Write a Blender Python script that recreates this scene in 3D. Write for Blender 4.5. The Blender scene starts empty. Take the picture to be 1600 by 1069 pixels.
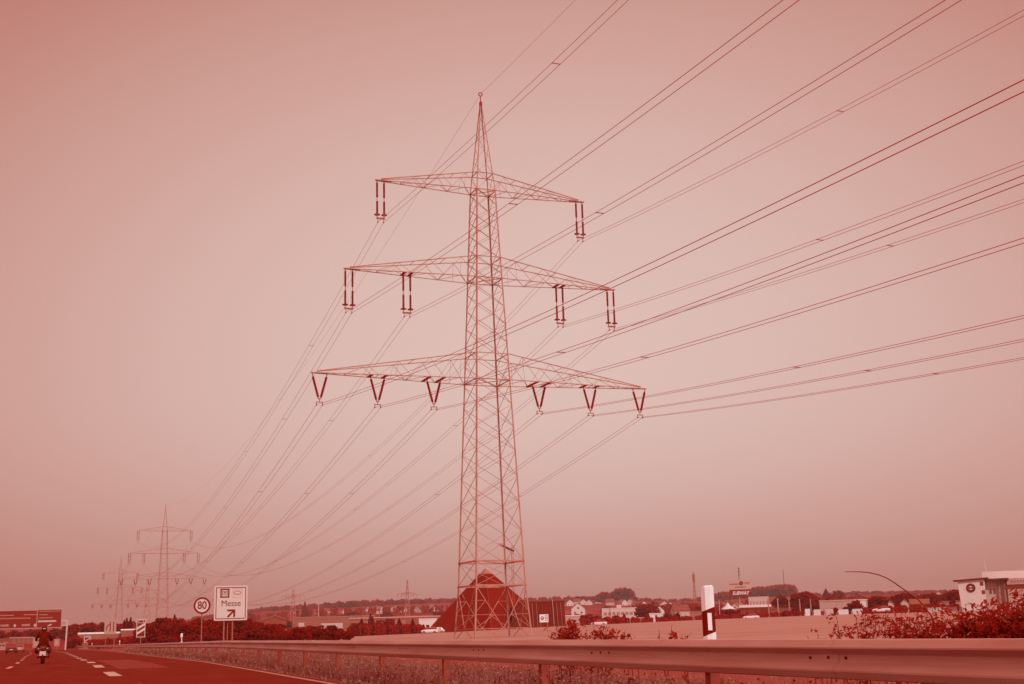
import bpy, math, random
from math import sin, cos, tan, atan2, radians, degrees, sqrt, pi, hypot, exp
from mathutils import Vector, Matrix
import numpy as np

random.seed(11)
scene = bpy.context.scene
COL = scene.collection
V3 = Vector

# ------------------------------------------------------------------ camera
FPX, HEAD, PITCH, ROLL = 1994.5, 22.4, 12.673, 1.569
EYE = V3((0, 0, .98))
h_, p_, r_ = map(radians, (HEAD, PITCH, ROLL))
CF = V3((sin(h_) * cos(p_), cos(h_) * cos(p_), sin(p_)))
R0 = V3((cos(h_), -sin(h_), 0))
U0 = R0.cross(CF)
CR = R0 * cos(r_) - U0 * sin(r_)
CU = R0 * sin(r_) + U0 * cos(r_)

def ray(X, Y):
    return CF + CR * ((X - 800) / FPX) - CU * ((Y - 534.5) / FPX)

def pos(X, Y, d):
    """the point at horizontal distance d in the direction of column X, row Y"""
    v = ray(X, Y)
    return EYE + v * (d / hypot(v.x, v.y))

def hor(X):
    t = -(CF.z + CR.z * (X - 800) / FPX) / CU.z
    return 534.5 - FPX * t

cd = bpy.data.cameras.new('camera')
cam = bpy.data.objects.new('camera', cd)
COL.objects.link(cam)
cam.matrix_world = Matrix(((CR.x, CU.x, -CF.x, EYE.x), (CR.y, CU.y, -CF.y, EYE.y), (CR.z, CU.z, -CF.z, EYE.z), (0, 0, 0, 1)))
cd.sensor_width = 36
cd.lens = FPX / 1600 * 36
cd.clip_start, cd.clip_end = .1, 30000
scene.camera = cam
scene.render.resolution_x, scene.render.resolution_y = 1024, 684

# ------------------------------------------------------------------ colour: a red-toned photograph, from deep red (0) to white (1)
def s2l(c):
    c = max(0., min(1., c))
    return c / 12.92 if c <= .04045 else ((c + .055) / 1.055) ** 2.4

def duo(v):
    return (s2l((135 + 120 * v) / 255), s2l((15 + 240 * v) / 255), s2l(v))

def lerp_tab(t, x):
    if x <= t[0][0]: return t[0][1]
    for (a, p), (b, q) in zip(t, t[1:]):
        if x <= b: return p + (q - p) * (x - a) / (b - a)
    return t[-1][1]

def sm(a, b, x):
    t = max(0., min(1., (x - a) / (b - a)))
    return t * t * (3 - 2 * t)

MATS = {}
RG = .78
def mat(name, v, var=.03, scale=3., rough=.75, gain=1., detail=4., bump=0., stretch=None, spec=.12, bscale=None, rg=1., leaf=0.):
    """diffuse surface whose tone wanders between v-var and v+var"""
    if name in MATS: return MATS[name]
    m = bpy.data.materials.new(name)
    m.use_nodes = True
    nt = m.node_tree
    b = nt.nodes['Principled BSDF']
    b.inputs['Roughness'].default_value = rough
    b.inputs['Specular IOR Level'].default_value = spec
    tc = nt.nodes.new('ShaderNodeTexCoord')
    mp = nt.nodes.new('ShaderNodeMapping')
    if stretch: mp.inputs['Scale'].default_value = stretch
    nz = nt.nodes.new('ShaderNodeTexNoise')
    nz.inputs['Scale'].default_value = scale
    nz.inputs['Detail'].default_value = detail
    nz.inputs['Roughness'].default_value = .62
    rp = nt.nodes.new('ShaderNodeValToRGB')
    rp.color_ramp.elements[0].position = .3
    rp.color_ramp.elements[1].position = .7
    for e, q in zip(rp.color_ramp.elements, (v - var, v + var)):
        c = duo(max(0, q)); c = (c[0] * (RG + .05 * q) * rg, c[1], c[2] * (.72 + .3 * q))
        e.color = (min(.95, c[0] * gain), min(.95, c[1] * gain), min(.95, c[2] * gain), 1)
    L = nt.links
    L.new(tc.outputs['Object'], mp.inputs[0])
    L.new(mp.outputs[0], nz.inputs['Vector'])
    L.new(nz.outputs['Fac'], rp.inputs[0])
    L.new(rp.outputs[0], b.inputs['Base Color'])
    if bump:
        bp = nt.nodes.new('ShaderNodeBump')
        bp.inputs['Strength'].default_value = bump
        bp.inputs['Distance'].default_value = .05
        n2 = nz
        if bscale:
            n2 = nt.nodes.new('ShaderNodeTexNoise')
            n2.inputs['Scale'].default_value = bscale
            L.new(mp.outputs[0], n2.inputs['Vector'])
        L.new(n2.outputs['Fac'], bp.inputs['Height'])
        L.new(bp.outputs[0], b.inputs['Normal'])
    if leaf:   # light shines through thin leaves
        tl = nt.nodes.new('ShaderNodeBsdfTranslucent'); mx = nt.nodes.new('ShaderNodeMixShader'); mx.inputs[0].default_value = leaf
        L.new(rp.outputs[0], tl.inputs[0]); L.new(b.outputs[0], mx.inputs[1]); L.new(tl.outputs[0], mx.inputs[2])
        L.new(mx.outputs[0], [n for n in nt.nodes if n.type == 'OUTPUT_MATERIAL'][0].inputs['Surface'])
    MATS[name] = m
    return m

# ------------------------------------------------------------------ mesh building
class MB:
    def __init__(self):
        self.v, self.f, self.mi = [], [], []
        self.cur = 0
    def add(self, vs, fs):
        n = len(self.v)
        self.v += [tuple(p) for p in vs]
        self.f += [tuple(i + n for i in f) for f in fs]
        self.mi += [self.cur] * len(fs)
        return self
    def frame(self, p, q, up=None):
        d = (q - p).normalized()
        u = V3(up) if up else V3((0, 0, 1))
        if abs(d.dot(u.normalized())) > .98: u = V3((1, 0, 0)) if abs(d.x) < .9 else V3((0, 1, 0))
        s = d.cross(u).normalized()
        return d, s, s.cross(d)
    def bar(self, p, q, w, t=None, up=None):
        p, q = V3(p), V3(q)
        if (q - p).length < 1e-6: return self
        t = t or w
        d, s, u = self.frame(p, q, up)
        o = [s * (a * w / 2) + u * (b * t / 2) for a, b in ((-1, -1), (1, -1), (1, 1), (-1, 1))]
        return self.add([p + k for k in o] + [q + k for k in o],
                        [(3, 2, 1, 0), (4, 5, 6, 7), (0, 1, 5, 4), (1, 2, 6, 5), (2, 3, 7, 6), (3, 0, 4, 7)])
    def angle(self, p, q, w, sx, sy, t=.025):
        """an L-section with its corner on the line p-q and flanges towards sx and sy"""
        p, q, sx, sy = V3(p), V3(q), V3(sx), V3(sy)
        o = [V3((0, 0, 0)), sx * w, sx * w + sy * t, sx * t + sy * t, sx * t + sy * w, sy * w]
        n = 6
        fs = [(i, (i + 1) % n, n + (i + 1) % n, n + i) for i in range(n)]
        return self.add([p + k for k in o] + [q + k for k in o], fs + [tuple(range(n))[::-1], tuple(range(n, 2 * n))])
    def tube(self, pts, r, n=6, cap=True):
        pts = [V3(p) for p in pts]
        rs = r if isinstance(r, (list, tuple)) else [r] * len(pts)
        vs, fs = [], []
        s = None
        for i, p in enumerate(pts):
            d = (pts[min(i + 1, len(pts) - 1)] - pts[max(i - 1, 0)]).normalized()
            if s is None:
                a = V3((0, 0, 1)) if abs(d.z) < .9 else V3((1, 0, 0))
                s = d.cross(a).normalized()
            else:
                s = (s - d * s.dot(d)).normalized()
            u = d.cross(s)
            vs += [p + (s * cos(2 * pi * k / n) + u * sin(2 * pi * k / n)) * rs[i] for k in range(n)]
        for i in range(len(pts) - 1):
            for k in range(n):
                a, b = i * n + k, i * n + (k + 1) % n
                fs.append((a, b, b + n, a + n))
        if cap:
            fs += [tuple(range(n))[::-1], tuple(range((len(pts) - 1) * n, len(pts) * n))]
        return self.add(vs, fs)
    def ring(self, c, ax, R, r, n=16, m=6):
        c, ax = V3(c), V3(ax).normalized()
        a = ax.orthogonal().normalized(); b = ax.cross(a)
        vs, fs = [], []
        for i in range(n):
            o = a * cos(2 * pi * i / n) + b * sin(2 * pi * i / n)
            for k in range(m):
                vs.append(c + o * (R + r * cos(2 * pi * k / m)) + ax * (r * sin(2 * pi * k / m)))
        for i in range(n):
            for k in range(m):
                fs.append((i * m + k, ((i + 1) % n) * m + k, ((i + 1) % n) * m + (k + 1) % m, i * m + (k + 1) % m))
        return self.add(vs, fs)
    def box(self, c, s, rz=0):
        cx, cy, cz = c; a, b, h = s[0] / 2, s[1] / 2, s[2] / 2
        vs = []
        for z in (-h, h):
            for x, y in ((-a, -b), (a, -b), (a, b), (-a, b)):
                vs.append((cx + x * cos(rz) - y * sin(rz), cy + x * sin(rz) + y * cos(rz), cz + z))
        return self.add(vs, [(3, 2, 1, 0), (4, 5, 6, 7), (0, 1, 5, 4), (1, 2, 6, 5), (2, 3, 7, 6), (3, 0, 4, 7)])
    def prism(self, poly, d0, d1, fn):
        """poly of (a, b) swept from depth d0 to d1; fn(a, b, d) gives the point"""
        n = len(poly)
        vs = [fn(a, b, d0) for a, b in poly] + [fn(a, b, d1) for a, b in poly]
        fs = [tuple(range(n)), tuple(range(n, 2 * n))[::-1]] + [(i, n + i, n + (i + 1) % n, (i + 1) % n) for i in range(n)]
        return self.add(vs, fs)
    def build(self, name, m, parent=None, smooth=False, label=None):
        me = bpy.data.meshes.new(name)
        me.from_pydata(self.v, [], self.f)
        ms = m if isinstance(m, (list, tuple)) else [m]
        for k in ms: me.materials.append(k)
        if len(ms) > 1: me.polygons.foreach_set('material_index', self.mi)
        if smooth: me.polygons.foreach_set('use_smooth', [True] * len(me.polygons))
        me.update()
        o = bpy.data.objects.new(name, me)
        COL.objects.link(o)
        if parent: o.parent = parent
        if label: o['label'] = label
        return o

def tag(o, label=None, cat=None, group=None, kind=None):
    for k, v in (('label', label), ('category', cat), ('group', group), ('kind', kind)):
        if v: o[k] = v
    return o

def thing(name, label, cat, loc=(0, 0, 0), rz=0, group=None):
    o = bpy.data.objects.new(name, None)
    COL.objects.link(o)
    o.empty_display_size = .3
    o.location = loc
    o.rotation_euler = (0, 0, rz)
    return tag(o, label, cat, group)

def dup(o, loc=None, rz=None, sc=None, label=None, group=None):
    c = o.copy(); COL.objects.link(c)
    if loc is not None: c.location = loc
    if rz is not None: c.rotation_euler = (0, 0, rz)
    if sc is not None: c.scale = sc if isinstance(sc, (tuple, list)) else (sc, sc, sc)
    if label: c['label'] = label
    if group: c['group'] = group
    for ch in list(o.children):
        k = ch.copy(); COL.objects.link(k); k.parent = c
        for g in list(ch.children):
            q = g.copy(); COL.objects.link(q); q.parent = k
    return c

def text_mesh(s, size, font_bold=0., shear=0., ext=.01):
    cu = bpy.data.curves.new('t', 'FONT')
    cu.body = s; cu.size = size; cu.align_x = 'CENTER'; cu.align_y = 'CENTER'
    cu.offset = font_bold; cu.shear = shear; cu.extrude = ext
    o = bpy.data.objects.new('t', cu); COL.objects.link(o)
    dg = bpy.context.evaluated_depsgraph_get()
    me = bpy.data.meshes.new_from_object(o.evaluated_get(dg))
    bpy.data.objects.remove(o)
    return me

def put_text(name, s, size, m, parent, loc, rot=(pi / 2, 0, 0), bold=0., sx=1., shear=0., ext=.01):
    me = text_mesh(s, size, bold, shear, ext)
    me.materials.clear(); me.materials.append(m)
    o = bpy.data.objects.new(name, me); COL.objects.link(o)
    o.parent = parent; o.location = loc; o.rotation_euler = rot; o.scale = (sx, 1, 1)
    return o

# ------------------------------------------------------------------ terrain
FIELD_END = 320.
EDGE_Y = [(-400, 1011), (0, 1003), (548, 994.5), (700, 988), (850, 980), (1120, 968), (1300, 961.5), (1500, 956), (2200, 938)]
CREST_Y = [(-400, 985), (0, 984), (250, 975), (330, 966), (420, 954), (520, 950), (600, 945), (690, 941), (800, 940), (870, 938), (945, 937), (1050, 941), (1120, 938), (1200, 931), (1290, 932), (1500, 928), (1800, 922), (2300, 915)]
_xs = list(range(-2400, 4000, 20))
_bt = [(atan2(ray(X, hor(X)).x, ray(X, hor(X)).y), X) for X in _xs]

def column(x, y):
    b = atan2(x, y)
    return lerp_tab(_bt, b)

EDGE_LINE = [(-60, 3.0), (-20, 4.1), (0, 5.0), (12, 5.72), (26, 6.6), (38, 7.48), (52, 8.43), (78, 9.95), (131, 13.1), (208, 17.1), (320, 21.2), (400, 21.6), (520, 17)]
_ey = np.array([p[0] for p in EDGE_LINE]); _ex = np.array([p[1] for p in EDGE_LINE])
_yy = np.arange(-60, 521, 2.)
_xx = np.interp(_yy, _ey, _ex)
for _ in range(30):
    k = _xx.copy(); _xx[1:-1] = (k[:-2] + 2 * k[1:-1] + k[2:]) / 4
EDGE_TAB_Y = _yy
def xe(y): return float(np.interp(y, _yy, _xx))
def road_z(y): return -.0038 * max(0., y - 55)
RAIL_GAP = .8
def xr(y): return xe(y) + RAIL_GAP

def Hf(x, y):
    """height of the land away from the road"""
    d = max(hypot(x, y), 1.)
    X = column(x, y)
    hy = hor(X)
    ze = .98 + FIELD_END * (hy - lerp_tab(EDGE_Y, X)) / FPX
    if d <= FIELD_END:
        t = max(0., (d - 30) / (FIELD_END - 30))
        return ze * t ** 1.25
    pe = hy - lerp_tab(EDGE_Y, X)
    pc = hy - lerp_tab(CREST_Y, X)
    tab = [(FIELD_END, pe), (FIELD_END + 40, pe - 10), (600, pe + .06 * (pc - pe) - 1), (900, pe + .22 * (pc - pe)), (1600, pe + .62 * (pc - pe)), (2600, pc), (3400, pc - 7), (6500, pc - 35)]
    return .98 + d * lerp_tab(tab, d) / FPX

def H(x, y):
    z = Hf(x, y)
    if -60 < y < 520:
        c = xe(y)
        if x < c + 30 and x > c - 70:
            w = (1 - sm(c + 3, c + 26, x)) * sm(c - 70, c - 40, x) * (1 - sm(420, 520, y))
            z = z * (1 - w) + (road_z(y) - .06) * w
    return z

def onland(X, d, dy=0):
    p = pos(X, hor(X), d)
    return V3((p.x, p.y, H(p.x, p.y) + dy))

M_verge = mat('verge_soil', .17, .06, 6, gain=1.0)
M_road = mat('asphalt', .095, .05, .8, rough=.95, gain=.85, detail=9, spec=.02, rg=.92, stretch=(1.6, .35, 1))
M_paint = mat('road_paint', .62, .07, 3, gain=.95)
M_edge = mat('worn_edge_paint', .47, .06, 3, gain=.95)

def field_mat():
    m = mat('stubble_field', .48, .085, .11, gain=.92, detail=12, bump=.3, bscale=3, stretch=(1, 2.6, 1))
    nt = m.node_tree
    b = nt.nodes['Principled BSDF']
    src = b.inputs['Base Color'].links[0].from_socket
    tc = [n for n in nt.nodes if n.type == 'TEX_COORD'][0]
    w = nt.nodes.new('ShaderNodeTexWave')
    w.inputs['Scale'].default_value = .09; w.inputs['Distortion'].default_value = 1.6; w.inputs['Detail'].default_value = 3
    w.inputs['Detail Scale'].default_value = .3
    mp = nt.nodes.new('ShaderNodeMapping'); mp.inputs['Rotation'].default_value = (0, 0, radians(68))
    rp = nt.nodes.new('ShaderNodeValToRGB')
    rp.color_ramp.elements[0].position = 0; rp.color_ramp.elements[0].color = (.80, .66, .62, 1)
    rp.color_ramp.elements[1].position = .12; rp.color_ramp.elements[1].color = (1, 1, 1, 1)
    mx = nt.nodes.new('ShaderNodeMix'); mx.data_type = 'RGBA'; mx.blend_type = 'MULTIPLY'; mx.inputs[0].default_value = .75
    nt.links.new(tc.outputs['Object'], mp.inputs[0]); nt.links.new(mp.outputs[0], w.inputs['Vector'])
    nt.links.new(w.outputs['Fac'], rp.inputs[0])
    nt.links.new(src, mx.inputs[6]); nt.links.new(rp.outputs[0], mx.inputs[7]); nt.links.new(mx.outputs[2], b.inputs['Base Color'])
    return m

def hill_mat():
    m = bpy.data.materials.new('hill_fields'); m.use_nodes = True
    nt = m.node_tree; b = nt.nodes['Principled BSDF']; L = nt.links
    b.inputs['Roughness'].default_value = .9; b.inputs['Specular IOR Level'].default_value = .1
    tc = nt.nodes.new('ShaderNodeTexCoord')
    mp = nt.nodes.new('ShaderNodeMapping'); mp.inputs['Scale'].default_value = (.0052, .0026, .004); mp.inputs['Rotation'].default_value = (0, 0, -.45)
    vo = nt.nodes.new('ShaderNodeTexVoronoi'); vo.inputs['Scale'].default_value = 1.5
    rp = nt.nodes.new('ShaderNodeValToRGB'); rp.color_ramp.interpolation = 'CONSTANT'
    els = rp.color_ramp.elements
    for i, (p, v) in enumerate(((0, .05), (.3, .09), (.5, .06), (.62, .14), (.74, .05), (.88, .22))):
        e = els[i] if i < 2 else els.new(p)
        e.position = p; c = duo(v + .02); e.color = (c[0] * RG * 1.18, c[1], c[2], 1)
    nz = nt.nodes.new('ShaderNodeTexNoise'); nz.inputs['Scale'].default_value = .03; nz.inputs['Detail'].default_value = 8
    r2 = nt.nodes.new('ShaderNodeValToRGB'); r2.color_ramp.elements[0].position = .35; r2.color_ramp.elements[1].position = .65
    r2.color_ramp.elements[0].color = (.75, .6, .6, 1)
    mx = nt.nodes.new('ShaderNodeMix'); mx.data_type = 'RGBA'; mx.blend_type = 'MULTIPLY'; mx.inputs[0].default_value = 1
    sp = nt.nodes.new('ShaderNodeSeparateColor')
    L.new(tc.outputs['Object'], mp.inputs[0]); L.new(mp.outputs[0], vo.inputs['Vector'])
    L.new(vo.outputs['Color'], sp.inputs[0]); L.new(sp.outputs[0], rp.inputs[0])
    L.new(tc.outputs['Object'], nz.inputs['Vector']); L.new(nz.outputs['Fac'], r2.inputs[0])
    L.new(rp.outputs[0], mx.inputs[6]); L.new(r2.outputs[0], mx.inputs[7]); L.new(mx.outputs[2], b.inputs['Base Color'])
    return m

def land():
    angs = [radians(a) for a in np.concatenate([np.arange(-180, -15, 5.), np.arange(-15, 62, .4), np.arange(62, 180, 5.)])]
    n = len(angs)
    def ringset(name, ds, m):
        vs, fs = [], []
        for d in ds:
            for a in angs:
                x, y = d * sin(a), d * cos(a)
                vs.append((x, y, H(x, y)))
        for i in range(len(ds) - 1):
            for k in range(n):
                q = (k + 1) % n
                fs.append((i * n + k, (i + 1) * n + k, (i + 1) * n + q, i * n + q))
        b = MB(); b.add(vs, fs)
        o = b.build(name, m, smooth=True); tag(o, kind='structure')
        return o
    near = [.05] + [1.5 * 1.22 ** i for i in range(15)] + [26.]
    near = sorted(d for d in near if d <= 26)
    ringset('ground', near, M_verge)
    fd = list(np.linspace(26, FIELD_END, 50))
    ringset('field', fd, field_mat())
    hd = [FIELD_END, 326, 333, 345, 360, 380, 410, 450, 500, 560, 620, 700, 800, 900, 1050, 1200, 1400, 1600, 1800, 2000, 2250, 2500, 2600, 2750, 3000, 3400, 4200, 5200, 6500]
    ringset('hills', hd, hill_mat())
land()

# ------------------------------------------------------------------ road
def strip(y0, y1, f0, f1, dz, step=3.):
    """a sheet between the lines x = f0(y) and x = f1(y)"""
    b = MB(); n = max(2, int((y1 - y0) / step))
    vs, fs = [], []
    for i in range(n + 1):
        y = y0 + (y1 - y0) * i / n
        vs += [(f0(y), y, road_z(y) + dz), (f1(y), y, road_z(y) + dz)]
    for i in range(n): fs.append((2 * i, 2 * i + 1, 2 * i + 3, 2 * i + 2))
    b.add(vs, fs); return b
road = strip(-50, 500, lambda y: xe(y) - 24, lambda y: xe(y) + .22, 0).build('road', M_road)
tag(road, kind='structure')
strip(-50, 480, lambda y: xe(y) - .1, lambda y: xe(y) + .04, .006, 2).build('edge_line', M_edge, road)
DASH = [(-20, .6), (0, 1.7), (20, 2.75), (40.1, 3.62), (52.5, 4.23), (65.9, 4.95), (80, 5.55), (98, 6.4), (125, 7.7), (180, 10.3), (320, 15.2), (420, 15.4)]
LDASH = [(-20, -2.6), (0, -1.7), (47.3, .65), (62.3, 1.37), (79.5, 2.07), (94, 2.65), (125, 3.75), (180, 6.1), (320, 10.4), (420, 10.6)]
def dash_line(tab, w, ln, gap, y0, y1, ph):
    f = lambda y: lerp_tab(tab, y)
    y = y0 + ph
    while y < y1:
        strip(y, y + ln, lambda t: f(t) - w / 2, lambda t: f(t) + w / 2, .006, 1.5).build('lane_dash', M_paint, road)
        y += ln + gap
dash_line(DASH, .34, 5.2, 7.6, -10, 300, 9.6)
dash_line(LDASH, .16, 6, 11, -10, 300, 14)
# a pale worn repair patch between the lanes
strip(47, 74, lambda y: lerp_tab(DASH, y) + .5, lambda y: lerp_tab(DASH, y) + 2.2, .003).build('worn_patch', mat('worn_asphalt', .10, .03, .8, gain=.95), road)
strip(57, 58.6, lambda y: xe(y) - 7.5, lambda y: xe(y) - 1.0, .0045).build('dark_strip', mat('strip_dark', .03, .01, 3), road)  # narrow dark strip running across the lane near the motorcycle

# ------------------------------------------------------------------ guardrail
M_galv = mat('galvanised_steel', .55, .085, 1.6, rough=.5, gain=.95, detail=6, spec=.2, rg=1.06, stretch=(1, .25, 4))
M_galv_dark = mat('weathered_post_steel', .19, .05, 5, rough=.6)
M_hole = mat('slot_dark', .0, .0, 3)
RAIL_TOP = .835
PROF = [(.035, 0), (.05, .004), (.083, .062), (.083, .074), (.022, .112), (.012, .122), (.014, .165), (.022, .18), (.083, .236), (.083, .25), (.05, .302), (.035, .31)]
def rail_pt(s):  # s measured along y
    x = xr(s); dx = (xr(s + 1) - xr(s - 1)) / 2
    t = V3((dx, 1, 0)).normalized()
    return V3((x, s, road_z(s) + RAIL_TOP)), t, V3((-t.y, t.x, 0))
gr = thing('guardrail', 'long galvanised steel guardrail with wavy beam along the road edge', 'guardrail', (0, 0, 0))
def beam(y0, y1, off):
    b = MB(); n = 4; vs, fs = [], []
    m = len(PROF)
    for i in range(n + 1):
        p, t, nn = rail_pt(y0 + (y1 - y0) * i / n)
        for o, z in PROF: vs.append(p + nn * (o + off) - V3((0, 0, z)))
        for o, z in PROF: vs.append(p + nn * (o + off - .004) - V3((0, 0, z)))
    for i in range(n):
        for k in range(m - 1):
            a = i * 2 * m + k; c = a + 2 * m
            fs.append((a, c, c + 1, a + 1)); fs.append((a + m, a + m + 1, c + m + 1, c + m))
        for k in (0, m - 1):
            a = i * 2 * m + k; c = a + 2 * m
            fs.append((a, a + m, c + m, c))
    b.add(vs, fs); return b
def rail_at(X, off):
    t = tan(atan2(ray(X, 990).x, ray(X, 990).y)); y = 5.
    while y < 400 and xr(y) + off > t * y: y += .05
    return y
y = 13.6 - 4.78 * 6; k = 0
while y < 372:
    ln = 4.78 if y < 150 else 9.56
    bo = beam(y - .12, y + ln + .12, .003 * (k % 2)).build('beam', M_galv, gr)
    p, t, nn = rail_pt(y + .02)
    if y < 60:
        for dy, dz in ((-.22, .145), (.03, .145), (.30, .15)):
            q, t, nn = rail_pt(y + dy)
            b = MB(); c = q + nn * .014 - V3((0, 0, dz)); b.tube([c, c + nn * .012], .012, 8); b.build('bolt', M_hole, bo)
    # post: a folded channel behind the beam, with a spacer block
    if y < 130:
        q, t, nn = rail_pt(y + 2.26)
        g = H(q.x, q.y) - .3
        b = MB()
        c = q - nn * .085
        for du, dv, w, th in ((0, .045, .012, .10), (-.05, 0, .1, .012), (.05, 0, .1, .012)):
            cc = c + t * du + nn * dv
            top, bot = V3((cc.x, cc.y, q.z - .06)), V3((cc.x, cc.y, g))
            if th > w: b.bar(bot, top, th, w, up=nn)
            else: b.bar(bot, top, th, w, up=nn)
        b.build('post', M_galv_dark, gr)
        b = MB(); cc = q - nn * .012 - V3((0, 0, .15)); b.bar(cc - t * .05, cc + t * .05, .045, .12); b.build('spacer', M_galv_dark, gr)
    y += ln; k += 1

# ------------------------------------------------------------------ delineator posts
M_white = mat('white_plastic', .95, .02, 4, rough=.5, gain=.93)
M_black = mat('black_plastic', .0, .0, 4, rough=.5)
M_refl = mat('reflector_white', .97, .01, 9, rough=.3, gain=.98)
def delineator(X, off, label, rz):
    y = rail_at(X, off)
    x = xr(y) + off
    z0 = road_z(y) + .62
    top = road_z(y) + 1.345
    w, d = .125, .11
    e = thing('delineator_post', label, 'delineator', (x, y, z0), rz, 'delineator posts behind the guardrail')
    h = top - z0
    def body(za, zb, s0, s1, name, m, g=0., dd=0.):
        # za/zb heights at the centre, s0/s1 slope of lower and upper end across the width
        b = MB(); out = []
        for z, s in ((za, s0), (zb, s1)):
            for (px, py) in ((-w / 2 - g, d / 2), (-w / 2 - g, -d * .2), (-w * .2, -d / 2 - g), (w * .2, -d / 2 - g), (w / 2 + g, -d * .2), (w / 2 + g, d / 2)):
                out.append((px, py, z + s * px))
        b.add(out, [(5, 4, 3, 2, 1, 0), (6, 7, 8, 9, 10, 11)] + [(i, (i + 1) % 6, 6 + (i + 1) % 6, 6 + i) for i in range(6)])
        return b.build(name, m, e)
    sl = .36
    body(0, h - .465, 0, sl, 'lower_post', M_white)
    body(h - .465, h - .225, sl, sl, 'black_band', M_black)
    body(h - .225, h - .012, sl, .16, 'upper_post', M_white)
    body(h - .012, h + .004, .16, .05, 'cap', M_white, -.014)
    b = MB(); b.box((0, -.09, .06), (.06, .14, .08)); b.build('bracket', M_galv_dark, e)
    b = MB(); b.box((.008, -d / 2 - .006, h - .345), (.04, .012, .165)); b.build('reflector', M_refl, e)
    return e
delineator(1111, .12, 'tall white delineator post with black slanted band standing close behind the guardrail', -.5)
delineator(284, .14, 'small white delineator post between the distant pylon and the round speed sign', -.15)
delineator(187.5, .14, 'white delineator post below the striped countdown board and the lattice tower', -.1)
delineator(144.5, .14, 'tiny white delineator post near the far bend of the guardrail', -.1)

# ------------------------------------------------------------------ pylons
M_steel = mat('pylon_steel', .45, .07, 1.5, rough=.6, gain=.95, spec=.1, rg=1.08)
M_steel_dk = mat('weathered_hanger_steel', .05, .03, 2, rough=.6, rg=1.7)
M_ins = mat('brown_porcelain', .03, .015, 2, rough=.5, spec=.05, gain=1., rg=1.4)
M_fit = mat('line_fittings', .28, .05, 3, rough=.5)
M_wire = mat('aluminium_conductor', .10, .02, .4, rough=.8, spec=.03, rg=2.2)
Z0, Z1, HB, HT = 0., 56.8, 2.79, .16
LEV = dict(top=(46.75, 11.86, 1.95), mid=(36.95, 15.2, 2.3), low=(26.05, 18.45, 2.75))
def half(z):
    if z < 5.3: return 3.06 - .41 * z / 5.3
    if z < 46.7: return 2.65 + (1.09 - 2.65) * (z - 5.3) / 41.4
    return 1.09 + (.10 - 1.09) * (z - 46.7) / (Z1 - 46.7)
CN = [(-1, -1), (1, -1), (1, 1), (-1, 1)]
def cp(i, z):
    a, b = CN[i]; h = half(z); return V3((a * h, b * h, z))

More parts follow.
